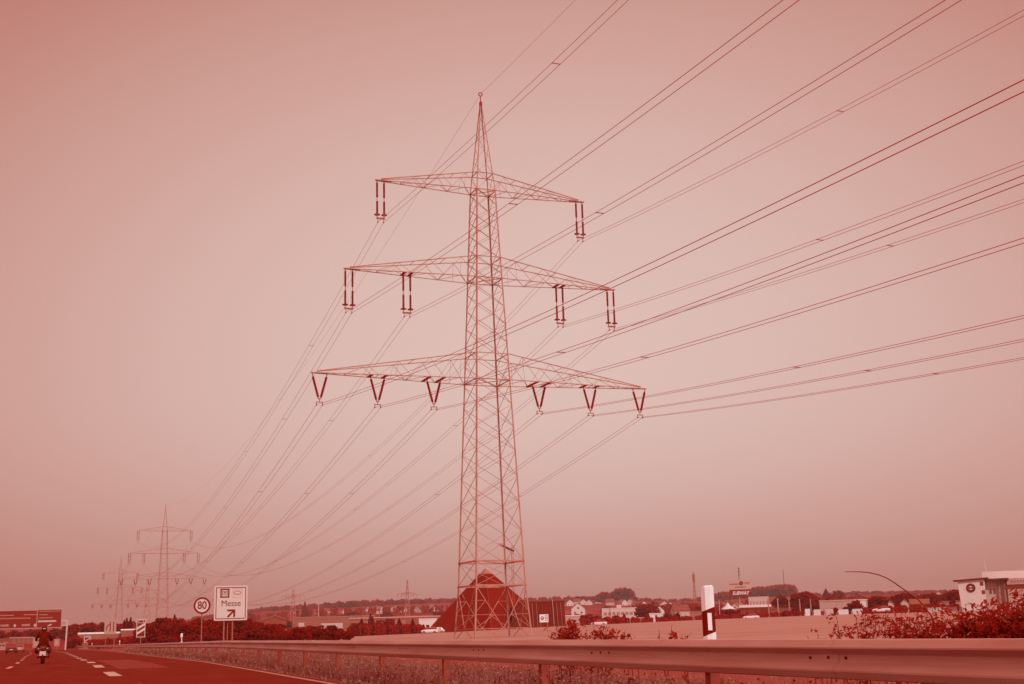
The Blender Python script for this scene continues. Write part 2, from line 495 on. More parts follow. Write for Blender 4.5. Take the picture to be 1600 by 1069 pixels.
def pylon(name, label, loc, rz, thick=1., fine=True, group=None):
    e = thing(name, label, 'pylon', loc, rz, group)
    brk = [0, 5.3, 46.7, Z1]
    for i, (a, b_) in enumerate(CN):
        b = MB()
        for z0, z1 in zip(brk, brk[1:]):
            w = (.145 if z0 < 40 else .09) * thick
            b.angle(cp(i, z0), cp(i, z1), w, (-a, 0, 0), (0, -b_, 0), .03 * thick)
        if fine:
            c = cp(i, 0); b.box((c.x, c.y, -.25), (.9, .9, .9))
        b.build('leg', M_steel, e)
    # panel heights of the body bracing
    zs = [7.65]
    while zs[-1] < 45.5: zs.append(zs[-1] + max(1.15, half(zs[-1]) * 1.15) * (1 if fine else 2))
    zs[-1] = 46.7
    zs = [z for z in zs]
    pk = [46.7, 48.7, 50.4, 52, 53.4, 54.7, 55.8]
    dg = .043 * thick
    for k in range(4):
        i, j = k, (k + 1) % 4
        b = MB()
        mid0 = (cp(i, 1.15) + cp(j, 1.15)) / 2
        # splayed foot: inverted brace from the belt to the middle of the lower belt
        t0, t1 = cp(i, 5.3), cp(j, 5.3)
        b.bar(t0, mid0, dg * 1.5); b.bar(t1, mid0, dg * 1.5)
        b.bar(cp(i, 1.15), cp(j, 1.15), dg * 1.4)
        b.bar(mid0, cp(i, -.1), dg * 1.2); b.bar(mid0, cp(j, -.1), dg * 1.2)
        if fine:
            for t, s0 in ((t0, i), (t1, j)):
                for fr in (.35, .68):
                    m = t.lerp(mid0, fr); zz = m.z
                    b.bar(m, cp(s0, zz), dg)
                    b.bar(m, cp(s0, zz - 1.2 if fr < .5 else 1.15), dg)
        z57 = [5.3, 7.65]
        for z0, z1 in list(zip(z57, z57[1:])) + list(zip(zs, zs[1:])):
            b.bar(cp(i, z0), cp(j, z1), dg); b.bar(cp(j, z0), cp(i, z1), dg * .8)
        for n_, (z0, z1) in enumerate(zip(pk, pk[1:])):
            if n_ % 2: b.bar(cp(i, z0), cp(j, z1), dg * .75)
            else: b.bar(cp(j, z0), cp(i, z1), dg * .75)
        b.build('lattice_face', M_steel, e)
    for z in (5.3, 7.65):
        b = MB()
        for k in range(4): b.bar(cp(k, z), cp((k + 1) % 4, z), .15 * thick)
        if fine: b.bar(cp(0, z), cp(2, z), dg)
        b.build('belt', M_steel, e)
    # crossarms
    for key, (zc, a, rise) in LEV.items():
        b = MB(); hb, ht = half(zc), half(zc + rise)
        cw = .072 * thick
        nseg = 5 if key == 'low' else 4
        if not fine: nseg = 3
        for k in range(4):
            b.bar(cp(k, zc), cp((k + 1) % 4, zc), cw * 1.2); b.bar(cp(k, zc + rise), cp((k + 1) % 4, zc + rise), cw)
        if fine: b.bar(cp(0, zc), cp(2, zc), cw); b.bar(cp(1, zc), cp(3, zc), cw)
        for s in (-1, 1):
            tipb = {q: V3((s * a, q * .12, zc + .12)) for q in (-1, 1)}
            tipt = {q: V3((s * (a - .6), q * .12, zc + .30)) for q in (-1, 1)}
            bot = {q: V3((s * hb, q * hb, zc)) for q in (-1, 1)}
            top = {q: V3((s * ht, q * ht, zc + rise)) for q in (-1, 1)}
            for q in (-1, 1):
                b.bar(bot[q], tipb[q], cw); b.bar(top[q], tipt[q], cw * 1.1)
                for n_ in range(nseg):
                    f0, f1 = n_ / nseg, (n_ + 1) / nseg
                    fm = (f0 + f1) / 2
                    if n_ < nseg - 1:
                        b.bar(bot[q].lerp(tipb[q], f0), top[q].lerp(tipt[q], fm), dg * .8)
                        b.bar(top[q].lerp(tipt[q], fm), bot[q].lerp(tipb[q], f1), dg * .8)
                    if fine and n_ % 2 == 0 and n_ < nseg - 1: b.bar(bot[q].lerp(tipb[q], fm), top[q].lerp(tipt[q], fm), dg * .6)
            for n_ in range(1, nseg * 2):
                f0, f1 = (n_ - 1) / (nseg * 2), n_ / (nseg * 2)
                q = 1 if n_ % 2 else -1
                b.bar(bot[q].lerp(tipb[q], f0), bot[-q].lerp(tipb[-q], f1), dg * .9)
                if n_ % 2 == 0 and fine: b.bar(bot[-1].lerp(tipb[-1], f1), bot[1].lerp(tipb[1], f1), dg)
            if fine:
                for n_ in range(1, nseg - 1):
                    f = n_ / nseg
                    if n_ % 2 == 0 or key != 'low':
                        b.bar(top[-1].lerp(tipt[-1], f), top[1].lerp(tipt[1], f), dg * .9)
            b.bar(tipb[-1] + V3((s * .05, 0, 0)), V3((s * (a - 1.7), 0, zc + .12)), .16 * thick, .10)
        ca = b.build('crossarm', M_steel, e)
        # beams across the two bottom chords that carry the inner insulators
        xs = {'top': [], 'mid': [8.2, 8.95], 'low': [5.1, 6.6, 11.0, 12.5]}[key]
        if fine:
            for s in (-1, 1):
                for x in xs:
                    f = (x - hb) / (a - hb); w = hb + (.12 - hb) * f
                    m = MB(); m.bar((s * x, -w, zc + .12 * f), (s * x, w, zc + .12 * f), .30, .10, up=(0, 0, 1)); m.build('hanger_beam', M_steel_dk, ca)
    b = MB(); b.box((0, 0, 56.9), (.26, .26, .5)); b.bar((0, 0, 57.1), (0, 0, 57.8), .08); b.ring((0, 0, 58.05), (sin(.2), 1, 0), .20, .055, 14, 6)
    b.build('peak_ring', M_steel_dk, e)
    return e

PHASE = {  # lateral offset, clamp height, near sag, far sag, place on the pylon
    'A': (-11.335, 42.33, 10.15, 13.69, 'top', 'road-side tip of the top crossarm'),
    'D': (11.335, 42.33, 10.83, 13.96, 'top', 'field-side tip of the top crossarm'),
    'B': (-14.69, 32.5, 10.78, 13.79, 'mid', 'road-side tip of the middle crossarm'),
    'C': (-8.587, 32.47, 10.68, 13.70, 'mid', 'road-side inner hanger of the middle crossarm'),
    'F': (8.587, 32.47, 11.22, 13.9, 'mid', 'field-side inner hanger of the middle crossarm'),
    'H': (14.69, 32.5, 11.0, 13.7, 'mid', 'field-side tip of the middle crossarm'),
    'E': (-17.63, 22.97, 10.66, 13.3, 'low', 'road-side tip of the lowest crossarm'),
    'G': (-11.73, 22.95, 10.62, 13.66, 'low', 'road-side middle hanger of the lowest crossarm'),
    'I': (-5.82, 22.94, 10.58, 13.33, 'low', 'road-side inner hanger of the lowest crossarm'),
    'J': (5.82, 22.94, 10.68, 13.41, 'low', 'field-side inner hanger of the lowest crossarm'),
    'K': (11.73, 22.95, 10.56, 13.5, 'low', 'field-side middle hanger of the lowest crossarm'),
    'L': (17.63, 22.97, 10.43, 13.59, 'low', 'field-side tip of the lowest crossarm')}
SEP = .30  # half distance of the two conductors of a bundle

def rod_profile(b, p, q, r, n=8, sheds=11, core=.55):
    pts, rs = [], []
    for i in range(sheds * 2 + 1):
        pts.append(V3(p).lerp(V3(q), i / (sheds * 2))); rs.append(r if i % 2 else r * core)
    b.tube(pts, rs, n)

def insulator(lat, zc, lev, loc, rz, label, group, th=1., fine=True):
    """hangs from the arm at height LEV[lev]; origin at the clamp"""
    c, s_ = cos(rz), sin(rz)
    e = thing('insulator_string', label, 'insulator', (loc[0] + lat * c, loc[1] + lat * s_, loc[2] + zc), rz, group)
    if lev != 'low':
        top = LEV[lev][0] + .10 - zc
        for q in (-.375, .375):
            z = top - .22
            for n_ in range(2):
                b = MB(); z1 = z - 1.62 if n_ == 0 else .86
                rod_profile(b, (q, 0, z), (q, 0, z1), .128 * th, 8 if fine else 5, 12 if fine else 2)
                b.build('rod', M_ins, e)
                if n_ == 0: zm = z1; z = z1 - .42
            b = MB(); b.tube([(q, 0, top + .05), (q, 0, top - .24)], .05 * th, 6); b.tube([(q, 0, zm + .02), (q, 0, zm - .44)], .04 * th, 6); b.tube([(q, 0, .88), (q, 0, .42)], .04 * th, 6)
            b.build('fitting', M_fit, e)
            if fine:
                b = MB(); b.ring((q, 0, .80), (0, 0, 1), .27, .045, 14, 6); b.bar((q - .27, 0, .8), (q + .27, 0, .8), .05); b.build('arcing_ring', M_ins, e)
        b = MB(); b.bar((-.46, 0, .42), (.46, 0, .42), .09, .16)
        for q in (-SEP, SEP): b.bar((q, 0, .42), (q, 0, .03), .05); b.bar((q, -.16, 0), (q, .16, 0), .08)
        b.build('yoke', M_fit, e)
    else:
        top = LEV[lev][0] - .05 - zc
        for q in (-1, 1):
            b = MB(); d = V3((q * .74, 0, top)); l = V3((q * .1, 0, .62))
            rod_profile(b, d.lerp(l, .09), d.lerp(l, .93), .138 * th, 8 if fine else 5, 22 if fine else 2, .7); b.build('rod', M_ins, e)
            b = MB(); b.tube([d + V3((0, 0, .1)), d.lerp(l, .1)], .05 * th, 6); b.tube([d.lerp(l, .92), l], .05 * th, 6); b.build('fitting', M_fit, e)
        b = MB(); b.bar((-.16, 0, .62), (.16, 0, .62), .08); b.bar((0, 0, .64), (0, 0, .30), .06); b.bar((-SEP - .04, 0, .29), (SEP + .04, 0, .29), .07)
        for q in (-SEP, SEP): b.bar((q, 0, .30), (q, 0, .0), .06); b.bar((q, -.17, 0), (q, .17, 0), .08)
        b.build('yoke', M_fit, e)
    return e

T1 = V3((47.03, 121.195, -.05)); RZ1 = radians(-.313)
T2 = V3((72.158, 581.39, .354)); RZ2 = radians(-.273)
TN = V3((27.16, -255.95, -1.4)); RZN = radians(2.914)
p3 = pos(184.5, 998, 935); T3 = V3((p3.x, p3.y, -1.0)); RZ3 = radians(2.)
pylon('pylon', 'tall lattice electricity pylon with three crossarms standing in the stubble field', T1, RZ1)
pylon('pylon', 'smaller looking lattice pylon farther along the line behind the speed sign', T2, RZ2, thick=1.1)
pylon('pylon', 'faint third lattice pylon beyond the countdown board', T3, RZ3, thick=1.3, fine=False)
for k, (lat, zc, ns, fs, lev, place) in PHASE.items():
    kind = 'V-shaped brown' if lev == 'low' else 'double brown'
    insulator(lat, zc, lev, T1, RZ1, f'{kind} insulator at the {place}, tall near pylon', 'insulator strings of the near pylon')
    insulator(lat, zc, lev, T2, RZ2, f'{kind} insulator at the {place}, second pylon', 'insulator strings of the second pylon', 1.2, False)
    insulator(lat, zc, lev, T3, RZ3, f'{kind} insulator at the {place}, faint third pylon', 'insulator strings of the third pylon', 1.7, False)

def att(T, rz, lat, z): return V3((T.x + lat * cos(rz), T.y + lat * sin(rz), T.z + z))
def span(p, q, sag, n):
    return [p.lerp(q, i / n) - V3((0, 0, 4 * sag * (i / n) * (1 - i / n))) for i in range(n + 1)]
WR = .0165
for k, (lat, zc, ns, fs, lev, place) in PHASE.items():
    e = thing('conductor_bundle', f'twin conductor from the {place}, near pylon', 'power line', (0, 0, 0), 0, 'twin conductors of the power line')
    for sgn in (-1, 1):
        a = lat + sgn * SEP
        A, B, Cn, D = att(T1, RZ1, a, zc), att(T2, RZ2, a, zc), att(TN, RZN, a, zc), att(T3, RZ3, a, zc)
        pts = span(Cn, A, ns, 90)[:-1] + span(A, B, fs, 90)[:-1] + span(B, D, 9, 24)
        b = MB(); b.tube(pts, WR, 5); b.build('wire', M_wire, e)
    L0, L1 = (TN - T1).length, (T2 - T1).length
    near_s = [50, 108, 165] if k != 'E' else [108, 165]
    for ds, base, Tq, rq, sg, L in ([(s, 0, TN, RZN, ns, L0) for s in near_s] + [(s, 0, T2, RZ2, fs, L1) for s in (40, 104, 165, 228, 290)]):
        f = ds / L; q = []
        for sgn in (-1, 1):
            a = lat + sgn * SEP
            q.append(att(T1, RZ1, a, zc).lerp(att(Tq, rq, a, zc), f) - V3((0, 0, 4 * sg * f * (1 - f))))
        b = MB(); b.bar(q[0], q[1], .05); b.build('spacer', M_fit, e)
b = MB()
pts = span(att(TN, RZN, 0, 58.05), att(T1, RZ1, 0, 58.05), 9.49, 90)[:-1] + span(att(T1, RZ1, 0, 58.05), att(T2, RZ2, 0, 58.05), 11.02, 90)[:-1] + span(att(T2, RZ2, 0, 58.05), att(T3, RZ3, 0, 58.05), 8, 24)
b.tube(pts, .013, 5)
tag(b.build('earth_wire', M_wire), 'single thin earth wire running over the tips of the pylons', 'earth wire')

# other, smaller towers far away
def small_tower(X, d, ytop, ybase, arms, w0, label, name='pylon', lat=True, v=.42, tk=.00022):
    p = onland(X, d); k = d / FPX
    z0 = p.z - 2; ztop = pos(X, ytop, d).z - z0
    e = thing(name, label, 'pylon', (p.x, p.y, z0), radians(-8), 'small pylons far away')
    m = mat(f'far_pylon_steel_{int(v * 100)}', v, .03, 1, rg=1.1)
    th = max(.12, d * tk)
    for a, b_ in CN:
        b = MB(); b.bar((a * w0, b_ * w0, 0), (a * w0 * .12, b_ * w0 * .12, ztop), th); b.build('leg', m, e)
    for q in range(4):
        b = MB(); n = 9
        for i in range(n):
            f0, f1 = i / n, (i + 1) / n
            s0, s1 = w0 * (1 - .88 * f0), w0 * (1 - .88 * f1)
            (a, c), (a2, c2) = CN[q], CN[(q + 1) % 4]
            b.bar((a * s0, c * s0, f0 * ztop), (a2 * s1, c2 * s1, f1 * ztop), th * .6)
            b.bar((a2 * s0, c2 * s0, f0 * ztop), (a * s1, c * s1, f1 * ztop), th * .6)
        b.build('lattice_face', m, e)
    for ya, hw in arms:
        z = pos(X, ya, d).z - z0; w = hw * k
        b = MB()
        for s in (-1, 1):
            b.bar((0, 0, z), (s * w, 0, z), th); b.bar((0, 0, z + w * .16), (s * w, 0, z + .05), th * .8)
            for i in range(4):
                f = i / 4; b.bar((s * w * f, 0, z), (s * w * (f + .12), 0, z + w * .16 * (1 - f)), th * .6)
            for f in (.62, .98): b.bar((s * w * f, 0, z), (s * w * f, 0, z - 2.2), th * 1.5)
        b.build('crossarm', m, e)
    return e
small_tower(228, 820, 905, 1000, [(923, 18), (938, 27)], 2.6, 'faint two-armed lattice pylon just behind the striped countdown board')
small_tower(457.5, 1300, 920, 985, [(931.5, 17), (934, 11)], 3.2, 'faint T-shaped pylon above the dark hedge beside the long hall')
small_tower(637, 900, 906, 982, [(928, 15), (927, 9)], 2.0, 'pale slim pylon beside the dark pyramid building')
e = small_tower(1088, 1500, 893, 945, [], 1.9, 'faint tapering lattice radio mast on the slope behind the delineator post', name='radio_mast', v=.42, tk=.00017)
p = pos(1088, 903, 1500) - e.location
b = MB(); b.tube([(0, 0, p.z - 4), (0, 0, p.z + 4)], 1.6, 8); b.build('antenna', mat('far_pylon_steel', .33), e)

# ------------------------------------------------------------------ trees
M_leafA = mat('foliage_dark', .07, .045, .5, gain=1.12, rough=.8, spec=.03, leaf=.45, rg=1.4)
M_leafB = mat('foliage_mid', .10, .05, .5, gain=1.05, rough=.8, spec=.03, leaf=.45, rg=1.15)
M_leafC = mat('foliage_far', .085, .04, .2, gain=1.05, rough=.85, spec=.03, leaf=.45, rg=1.4)
M_bark = mat('bark', .10, .03, 2)
def leaf_quad(b, c, s, rnd, ax=1.6):
    n = V3((rnd.gauss(0, 1), rnd.gauss(0, 1), rnd.gauss(0, 1) + .5)).normalized()
    t = n.orthogonal().normalized(); u = n.cross(t)
    a = rnd.random() * 6.28
    t, u = t * cos(a) + u * sin(a), u * cos(a) - t * sin(a)
    L, W = s * ax / 2, s / 2
    b.add([c - t * L, c + u * W - t * L * .2, c + t * L, c - u * W - t * L * .2], [(0, 1, 2, 3)])

def crown_mesh(rnd, h, r, n, leaf, kind='round'):
    b = MB()
    if kind == 'cone':
        for _ in range(n):
            f = rnd.random() ** 1.5; rr = r * (1 - f) * (.55 + .45 * sqrt(rnd.random())) * (1 + .25 * sin(f * 40)); a = rnd.random() * 6.283
            leaf_quad(b, V3((rr * cos(a), rr * sin(a), h * (.12 + .88 * f) - rr * .15)), leaf * (1.1 - .5 * f), rnd)
        return b
    lobes = []
    for i in range(rnd.randint(9, 13)):
        a = rnd.random() * 6.283; q = r * sqrt(rnd.random()) * .72; z = h * rnd.uniform(.32, .85)
        q *= 1.25 - z / h * .7
        lobes.append((V3((q * cos(a), q * sin(a), z)), r * rnd.uniform(.28, .48)))
    lobes.append((V3((0, 0, h * .82)), r * .42))
    for _ in range(n):
        c, lr = rnd.choice(lobes)
        d = V3((rnd.gauss(0, 1), rnd.gauss(0, 1), rnd.gauss(0, 1))).normalized()
        rr = lr * (.6 + .5 * rnd.random())
        p = c + V3((d.x * rr, d.y * rr, d.z * rr * .85))
        if p.z > h * 1.02: p.z = h * rnd.uniform(.8, 1.0)
        leaf_quad(b, p, leaf * rnd.uniform(.7, 1.3), rnd)
    return b
def trunk_mesh(rnd, h, r):
    b = MB(); b.tube([(0, 0, -.6), (0, 0, h * .3), (r * .05, 0, h * .6)], [h * .03, h * .024, h * .008], 7)
    for i in range(6):
        a = i * 1.05 + rnd.random(); z = h * rnd.uniform(.24, .5)
        b.tube([(0, 0, z), (r * .3 * cos(a), r * .3 * sin(a), z + h * .14), (r * .6 * cos(a), r * .6 * sin(a), z + h * .25)], [h * .014, h * .009, h * .004], 5)
    return b
TREES = {}
rnd = random.Random(5)
def proto(key, h, r, n, leaf, kind, m):
    TREES[key] = (crown_mesh(rnd, h, r, n, leaf, kind), trunk_mesh(rnd, h, r), m)
    c = TREES[key][0].build('crown', m); t = TREES[key][1].build('trunk', M_bark)
    cm, tm = c.data, t.data
    bpy.data.objects.remove(c); bpy.data.objects.remove(t)
    TREES[key] = (cm, tm)
for i in range(4): proto(f'round{i}', 1., .46 + .06 * i, 2400, .062, 'round', M_leafA)
for i in range(3): proto(f'mid{i}', 1., .5 + .07 * i, 2000, .066, 'round', M_leafB)
for i in range(4): proto(f'far{i}', 1., .5 + .08 * i, 420, .13, 'round', M_leafC)
for i in range(2): proto(f'cone{i}', 1., .22 + .05 * i, 900, .075, 'cone', M_leafA)

def tree(key, X, d, h, label, group, name='tree', wide=1., sink=0., cat='tree'):
    p = onland(X, d)
    e = thing(name, label, cat, (p.x, p.y, p.z - sink), random.random() * 6.28, group)
    e.scale = (h * wide, h * wide, h)
    cm, tm = TREES[key]
    for nm, me in (('crown', cm), ('trunk', tm)):
        o = bpy.data.objects.new(nm, me); COL.objects.link(o); o.parent = e
    return e
def px_h(X, ytop, d):
    """height of something on the land at (X, d) whose top shows at row ytop"""
    return max(.8, pos(X, ytop, d).z - onland(X, d).z)

rt = random.Random(21)
# the dark belt behind the rail: from the far bend to the corner of the field
BELT = [(96, 976), (130, 971), (165, 971), (200, 973), (240, 967), (268, 964), (300, 966), (330, 963), (352, 962), (380, 963), (400, 967), (430, 968), (460, 971), (490, 973), (520, 972), (536, 975), (548, 982)]
X = 230.
while X < 545:
    d = rt.uniform(215, 262) if X < 400 else rt.uniform(185, 235)
    yt = lerp_tab(BELT, X) + rt.uniform(-2.5, 6)
    h = px_h(X, yt, d)
    if X > 395: yt += rt.uniform(0, 8); h = px_h(X, yt, d)
    tree(rt.choice(['round0', 'round1', 'round2', 'round3', 'mid0']), X, d, h, 'dark bushy tree in the belt behind the guardrail', 'dark trees in the belt behind the guardrail', wide=rt.uniform(.9, 1.4), sink=.3)
    X += rt.uniform(8, 12)
X = 236.
while X < 548:   # lower shrubs that close the foot of the belt
    d = rt.uniform(165, 185)
    h = rt.uniform(1.1, 2.0) if X < 520 else rt.uniform(.9, 1.4)
    tree(rt.choice(['round1', 'round3', 'mid1', 'mid2']), X, d, h, 'low dark shrub at the foot of the tree belt', 'low shrubs at the foot of the tree belt', 'shrub', rt.uniform(1.3, 2.2), .15, 'shrub')
    X += rt.uniform(9, 14)
X = -14.
while X < 236:
    d = rt.uniform(520, 640)
    yt = lerp_tab([(-20, 985), (40, 982), (90, 980), (110, 972), (165, 971), (200, 975), (236, 972)], X) + rt.uniform(-2, 5)
    tree(rt.choice(['far0', 'round1', 'far2', 'round3']), X, d, px_h(X, yt, d), 'dark tree behind the overhead signs and warehouses', 'dark trees beyond the far bend of the road', wide=rt.uniform(.9, 1.3), sink=.5)
    X += rt.uniform(9, 14)
for X, yt in ((197, 966), (203, 965), (193, 969), (272, 961), (476, 940)):
    tree('cone0', X, 430 if X < 400 else 1500, px_h(X, yt, 430 if X < 400 else 1500), 'pointed conifer rising above its neighbours', 'pointed conifers above the tree line', wide=1.1)
# trees along the far field edge, among the buildings
for X, yt, d, k, w in ((565, 966, 520, 'cone1', 1.5), (582, 963, 520, 'cone0', 1.4), (595, 968, 520, 'far1', 1.1), (607, 967, 520, 'far2', 1), (624, 966, 520, 'cone1', 1.6), (645, 966, 520, 'cone0', 1.5),
                       (579, 958, 700, 'cone0', 1), (556, 972, 450, 'round2', 1.2), (570, 973, 430, 'round1', 1.1), (590, 974, 430, 'round3', 1.2), (612, 975, 430, 'round0', 1.2), (635, 974, 430, 'round2', 1.2), (655, 975, 430, 'round1', 1.1),
                       (902, 958, 470, 'round0', 1.1), (911, 961, 470, 'round3', 1.3), (922, 959, 480, 'round1', 1.2), (934, 961, 480, 'round2', 1.2), (950, 962, 500, 'round0', 1.1), (964, 961, 500, 'round3', 1.1), (976, 957, 500, 'cone1', 1.2), (1008, 958, 520, 'far0', 1), (1045, 957, 520, 'far3', 1), (1060, 956, 520, 'far1', 1),
                       (1093, 947, 560, 'round1', 1), (1108, 951, 540, 'round2', 1), (1128, 951, 500, 'round0', 1.2), (1143, 951, 500, 'round3', 1.3), (1160, 950, 560, 'far1', 1.2), (1190, 944, 560, 'round2', 1.1),
                       (1222, 930, 620, 'round1', 1.3), (1246, 926, 620, 'round0', 1.2), (1262, 924, 600, 'round3', 1.0), (1274, 930, 600, 'round2', 1), (1243, 950, 420, 'round1', 1.3), (1232, 953, 410, 'round3', 1.2), (1306, 948, 400, 'round0', 1.0), (1340, 937, 400, 'round2', 1.0), (1329, 942, 400, 'round1', .9),
                       (1294, 920, 1300, 'cone1', 1.8), (1312, 923, 1300, 'far2', 1.1), (1358, 935, 500, 'round3', 1.2), (1372, 930, 500, 'round1', 1.2), (1388, 934, 520, 'round0', 1.2), (1402, 929, 520, 'round2', 1.2), (1416, 926, 520, 'round3', 1.2), (1430, 930, 520, 'round1', 1.2), (1445, 927, 540, 'round0', 1.2), (1459, 926, 540, 'round2', 1.2), (1472, 929, 540, 'round3', 1.2), (1485, 925, 540, 'round1', 1.2), (1498, 920, 480, 'round0', 1.3), (1506, 926, 440, 'round2', 1.1)):
    tree(k, X, d, px_h(X, yt, d), 'dark tree standing among the buildings beyond the field', 'dark trees among the buildings beyond the field', wide=w, sink=.2)
# trees scattered over the hillside and along its crest
SKY = [(250, 967), (310, 966), (345, 960), (390, 952), (420, 948), (470, 945), (520, 941), (560, 938), (600, 937), (640, 936), (690, 935), (800, 935), (870, 932), (945, 931), (1050, 936), (1120, 931), (1290, 927), (1330, 924), (1500, 921), (1620, 917)]
X = 300.
while X < 1620:
    d = rt.uniform(2380, 2700)
    yt = lerp_tab(SKY, X) + abs(rt.gauss(0, 1.6)) - .6
    tree(rt.choice(['far0', 'far1', 'far2', 'far3']), X, d, px_h(X, yt, d), 'tiny dark tree on the crest of the hill', 'trees along the crest of the hill', wide=rt.uniform(1.5, 2.6), sink=.6)
    X += rt.uniform(10, 17)
for i in range(75):
    X = rt.uniform(350, 1600); f = rt.random()
    d = 700 + 1700 * f
    h = rt.uniform(5, 10)
    tree(rt.choice(['far0', 'far1', 'far2', 'far3']), X, d, h, 'small dark tree on the slope among the houses', 'trees scattered over the village slope', wide=rt.uniform(1.1, 2.2), sink=.4)
# two rounded woods on the crest, too dense to count
def wood(Xs, d0, d1, n, leaf):
    b = MB(); rw = random.Random(3)
    for _ in range(n):
        X = rw.uniform(Xs[0][0], Xs[-1][0]); d = rw.uniform(d0, d1)
        yt = lerp_tab(Xs, X)
        p = onland(X, d); ht = max(3., pos(X, yt, d).z - p.z)
        z = ht * (1 - .75 * rw.random() ** 2.2) * (1 + .07 * sin(X * .9) + .04 * sin(X * 2.3))
        leaf_quad(b, V3((p.x, p.y, p.z + z)), leaf * rw.uniform(.7, 1.4), rw)
    o = b.build('wood', M_leafC)
    return tag(o, None, None, None, 'stuff')
wood([(953, 934), (958, 928), (966, 923), (975, 921.5), (985, 922.5), (991, 925), (993, 933)], 2420, 2620, 6000, 4.2)
wood([(934, 933), (942, 928), (950, 927), (955, 933)], 2420, 2560, 1500, 4.2)
wood([(1118, 931), (1135, 927), (1150, 929), (1172, 924), (1185, 919.5), (1200, 920), (1215, 917), (1235, 916), (1245, 918), (1248, 923)], 2300, 2620, 9000, 4.5)

def treeline(name, X0, X1, d0, d1, ytop, n, leaf, seed, gap=0.):
    b = MB(); rw = random.Random(seed)
    for _ in range(n):
        X = rw.uniform(X0, X1); d = rw.uniform(d0, d1)
        rough_ = sin(X * .31 + seed) * .5 + sin(X * .83 + seed * 2) * .3 + sin(X * 1.9) * .2
        if rough_ < gap - 1: continue
        p = onland(X, d); yt = lerp_tab(ytop, X) + 2.2 - 2.4 * rough_
        ht = max(2., pos(X, yt, d).z - p.z)
        leaf_quad(b, V3((p.x, p.y, p.z + ht * (1 - .8 * rw.random() ** 1.8))), leaf * rw.uniform(.6, 1.4), rw)
    return tag(b.build(name, M_leafC), None, None, None, 'stuff')
treeline('treeline', 300, 720, 2420, 2620, [(x, y + .5) for x, y in SKY], 9000, 3.6, 1)
treeline('treeline', 800, 1640, 2420, 2620, [(x, y + 1) for x, y in SKY], 13000, 3.6, 2, .75)
treeline('treeline', 330, 700, 1500, 1750, [(330, 968), (480, 953), (700, 946)], 4500, 2.6, 3, 1.0)
treeline('treeline', 990, 1130, 950, 1150, [(990, 946), (1060, 944), (1130, 944)], 3800, 1.8, 4, .8)
treeline('treeline', 1250, 1640, 1100, 1400, [(1250, 936), (1400, 932), (1640, 928)], 7000, 2.2, 5, .7)
treeline('undergrowth', 139, 236, 300, 360, [(139, 1001), (170, 998), (190, 999), (236, 996)], 3500, .5, 6, .5)
treeline('undergrowth', 888, 1100, 400, 470, [(888, 967), (960, 964), (1000, 965), (1100, 962)], 3600, .6, 8, .75)
treeline('undergrowth', 1120, 1290, 400, 470, [(1120, 959), (1200, 957), (1290, 953)], 2600, .6, 9, .6)
treeline('undergrowth', 1350, 1505, 380, 430, [(1350, 949), (1430, 945), (1505, 943)], 3000, .6, 10, .7)
treeline('undergrowth', 560, 670, 400, 440, [(560, 976), (670, 976)], 1800, .6, 12, .8)
treeline('undergrowth', 104, 128, 345, 380, [(104, 997), (116, 994), (128, 997)], 1600, .55, 7, .3)
# ------------------------------------------------------------------ shrubs behind the rail
M_leafN = mat('shrub_leaf', .13, .07, 6, gain=1.1, rough=.7, spec=.03, leaf=.58, rg=1.55)
M_twig = mat('shrub_twig', .12, .04, 8)
def shrub(X, d, items, n, leaf, label, spread, rnd, name='shrub', dens=1., group=None, long=2.2):
    """items: (column, row of the tip) of the main stems, all rooted round (X, d)"""
    p = onland(X, d)
    e = thing(name, label, 'shrub', tuple(p), 0, group)
    bt, bl = MB(), MB()
    for (Xt, Yt, dd, nl) in items:
        tip = pos(Xt, Yt, d + dd) - p
        root = V3((tip.x * .45 + rnd.gauss(0, .1), tip.y * .45 + rnd.gauss(0, .1), -.05))
        c = root.lerp(tip, .55) + V3((rnd.gauss(0, .06), rnd.gauss(0, .06), tip.z * .12))
        pts = [root * (1 - t) ** 2 + c * (2 * t * (1 - t)) + tip * t * t for t in [i / 8 for i in range(9)]]
        bt.tube(pts, [.011 - .001 * i for i in range(9)], 5)
        for _ in range(int(nl * dens)):
            t = .18 + .82 * sqrt(rnd.random()); i = min(7, int(t * 8)); q = pts[i].lerp(pts[i + 1], t * 8 - i)
            off = V3((rnd.gauss(0, spread), rnd.gauss(0, spread), rnd.gauss(0, spread * .75)))
            if rnd.random() < .25: bt.tube([q, q + off], [.004, .002], 3, False)
            for _k in range(rnd.randint(2, 4)):
                leaf_quad(bl, q + off + V3((rnd.gauss(0, .03), rnd.gauss(0, .03), rnd.gauss(0, .02))), leaf * rnd.uniform(.6, 1.3), rnd, long)
    bt.build('stem', M_twig, e); bl.build('foliage', M_leafN, e)
    return e
rs = random.Random(8)
shrub(1345, 16, [(1308, 968, .2, 9), (1322, 975, 0, 12), (1337, 966, .3, 12), (1352, 964, 0, 14), (1370, 960, .2, 22), (1384, 958, 0, 26), (1330, 990, 0, 22), (1316, 988, 0, 12), (1360, 988, 0, 34), (1390, 984, 0, 40), (1345, 994, 0, 30)], 0, 0.0218, 'loose leafy shrub with sparse twigs at the open end of the roadside thicket', .075, rs, long=3., dens=1.5)
shrub(1425, 15.5, [(1398, 956, .2, 26), (1418, 962, 0, 26), (1434, 952, .3, 20), (1448, 964, 0, 26), (1464, 957, .2, 26), (1410, 982, 0, 60), (1440, 986, 0, 70), (1465, 984, 0, 60), (1425, 992, 0, 70)], 0, 0.0234, 'leafy shrub in the middle of the roadside thicket behind the guardrail', .085, rs, long=3., dens=1.5)
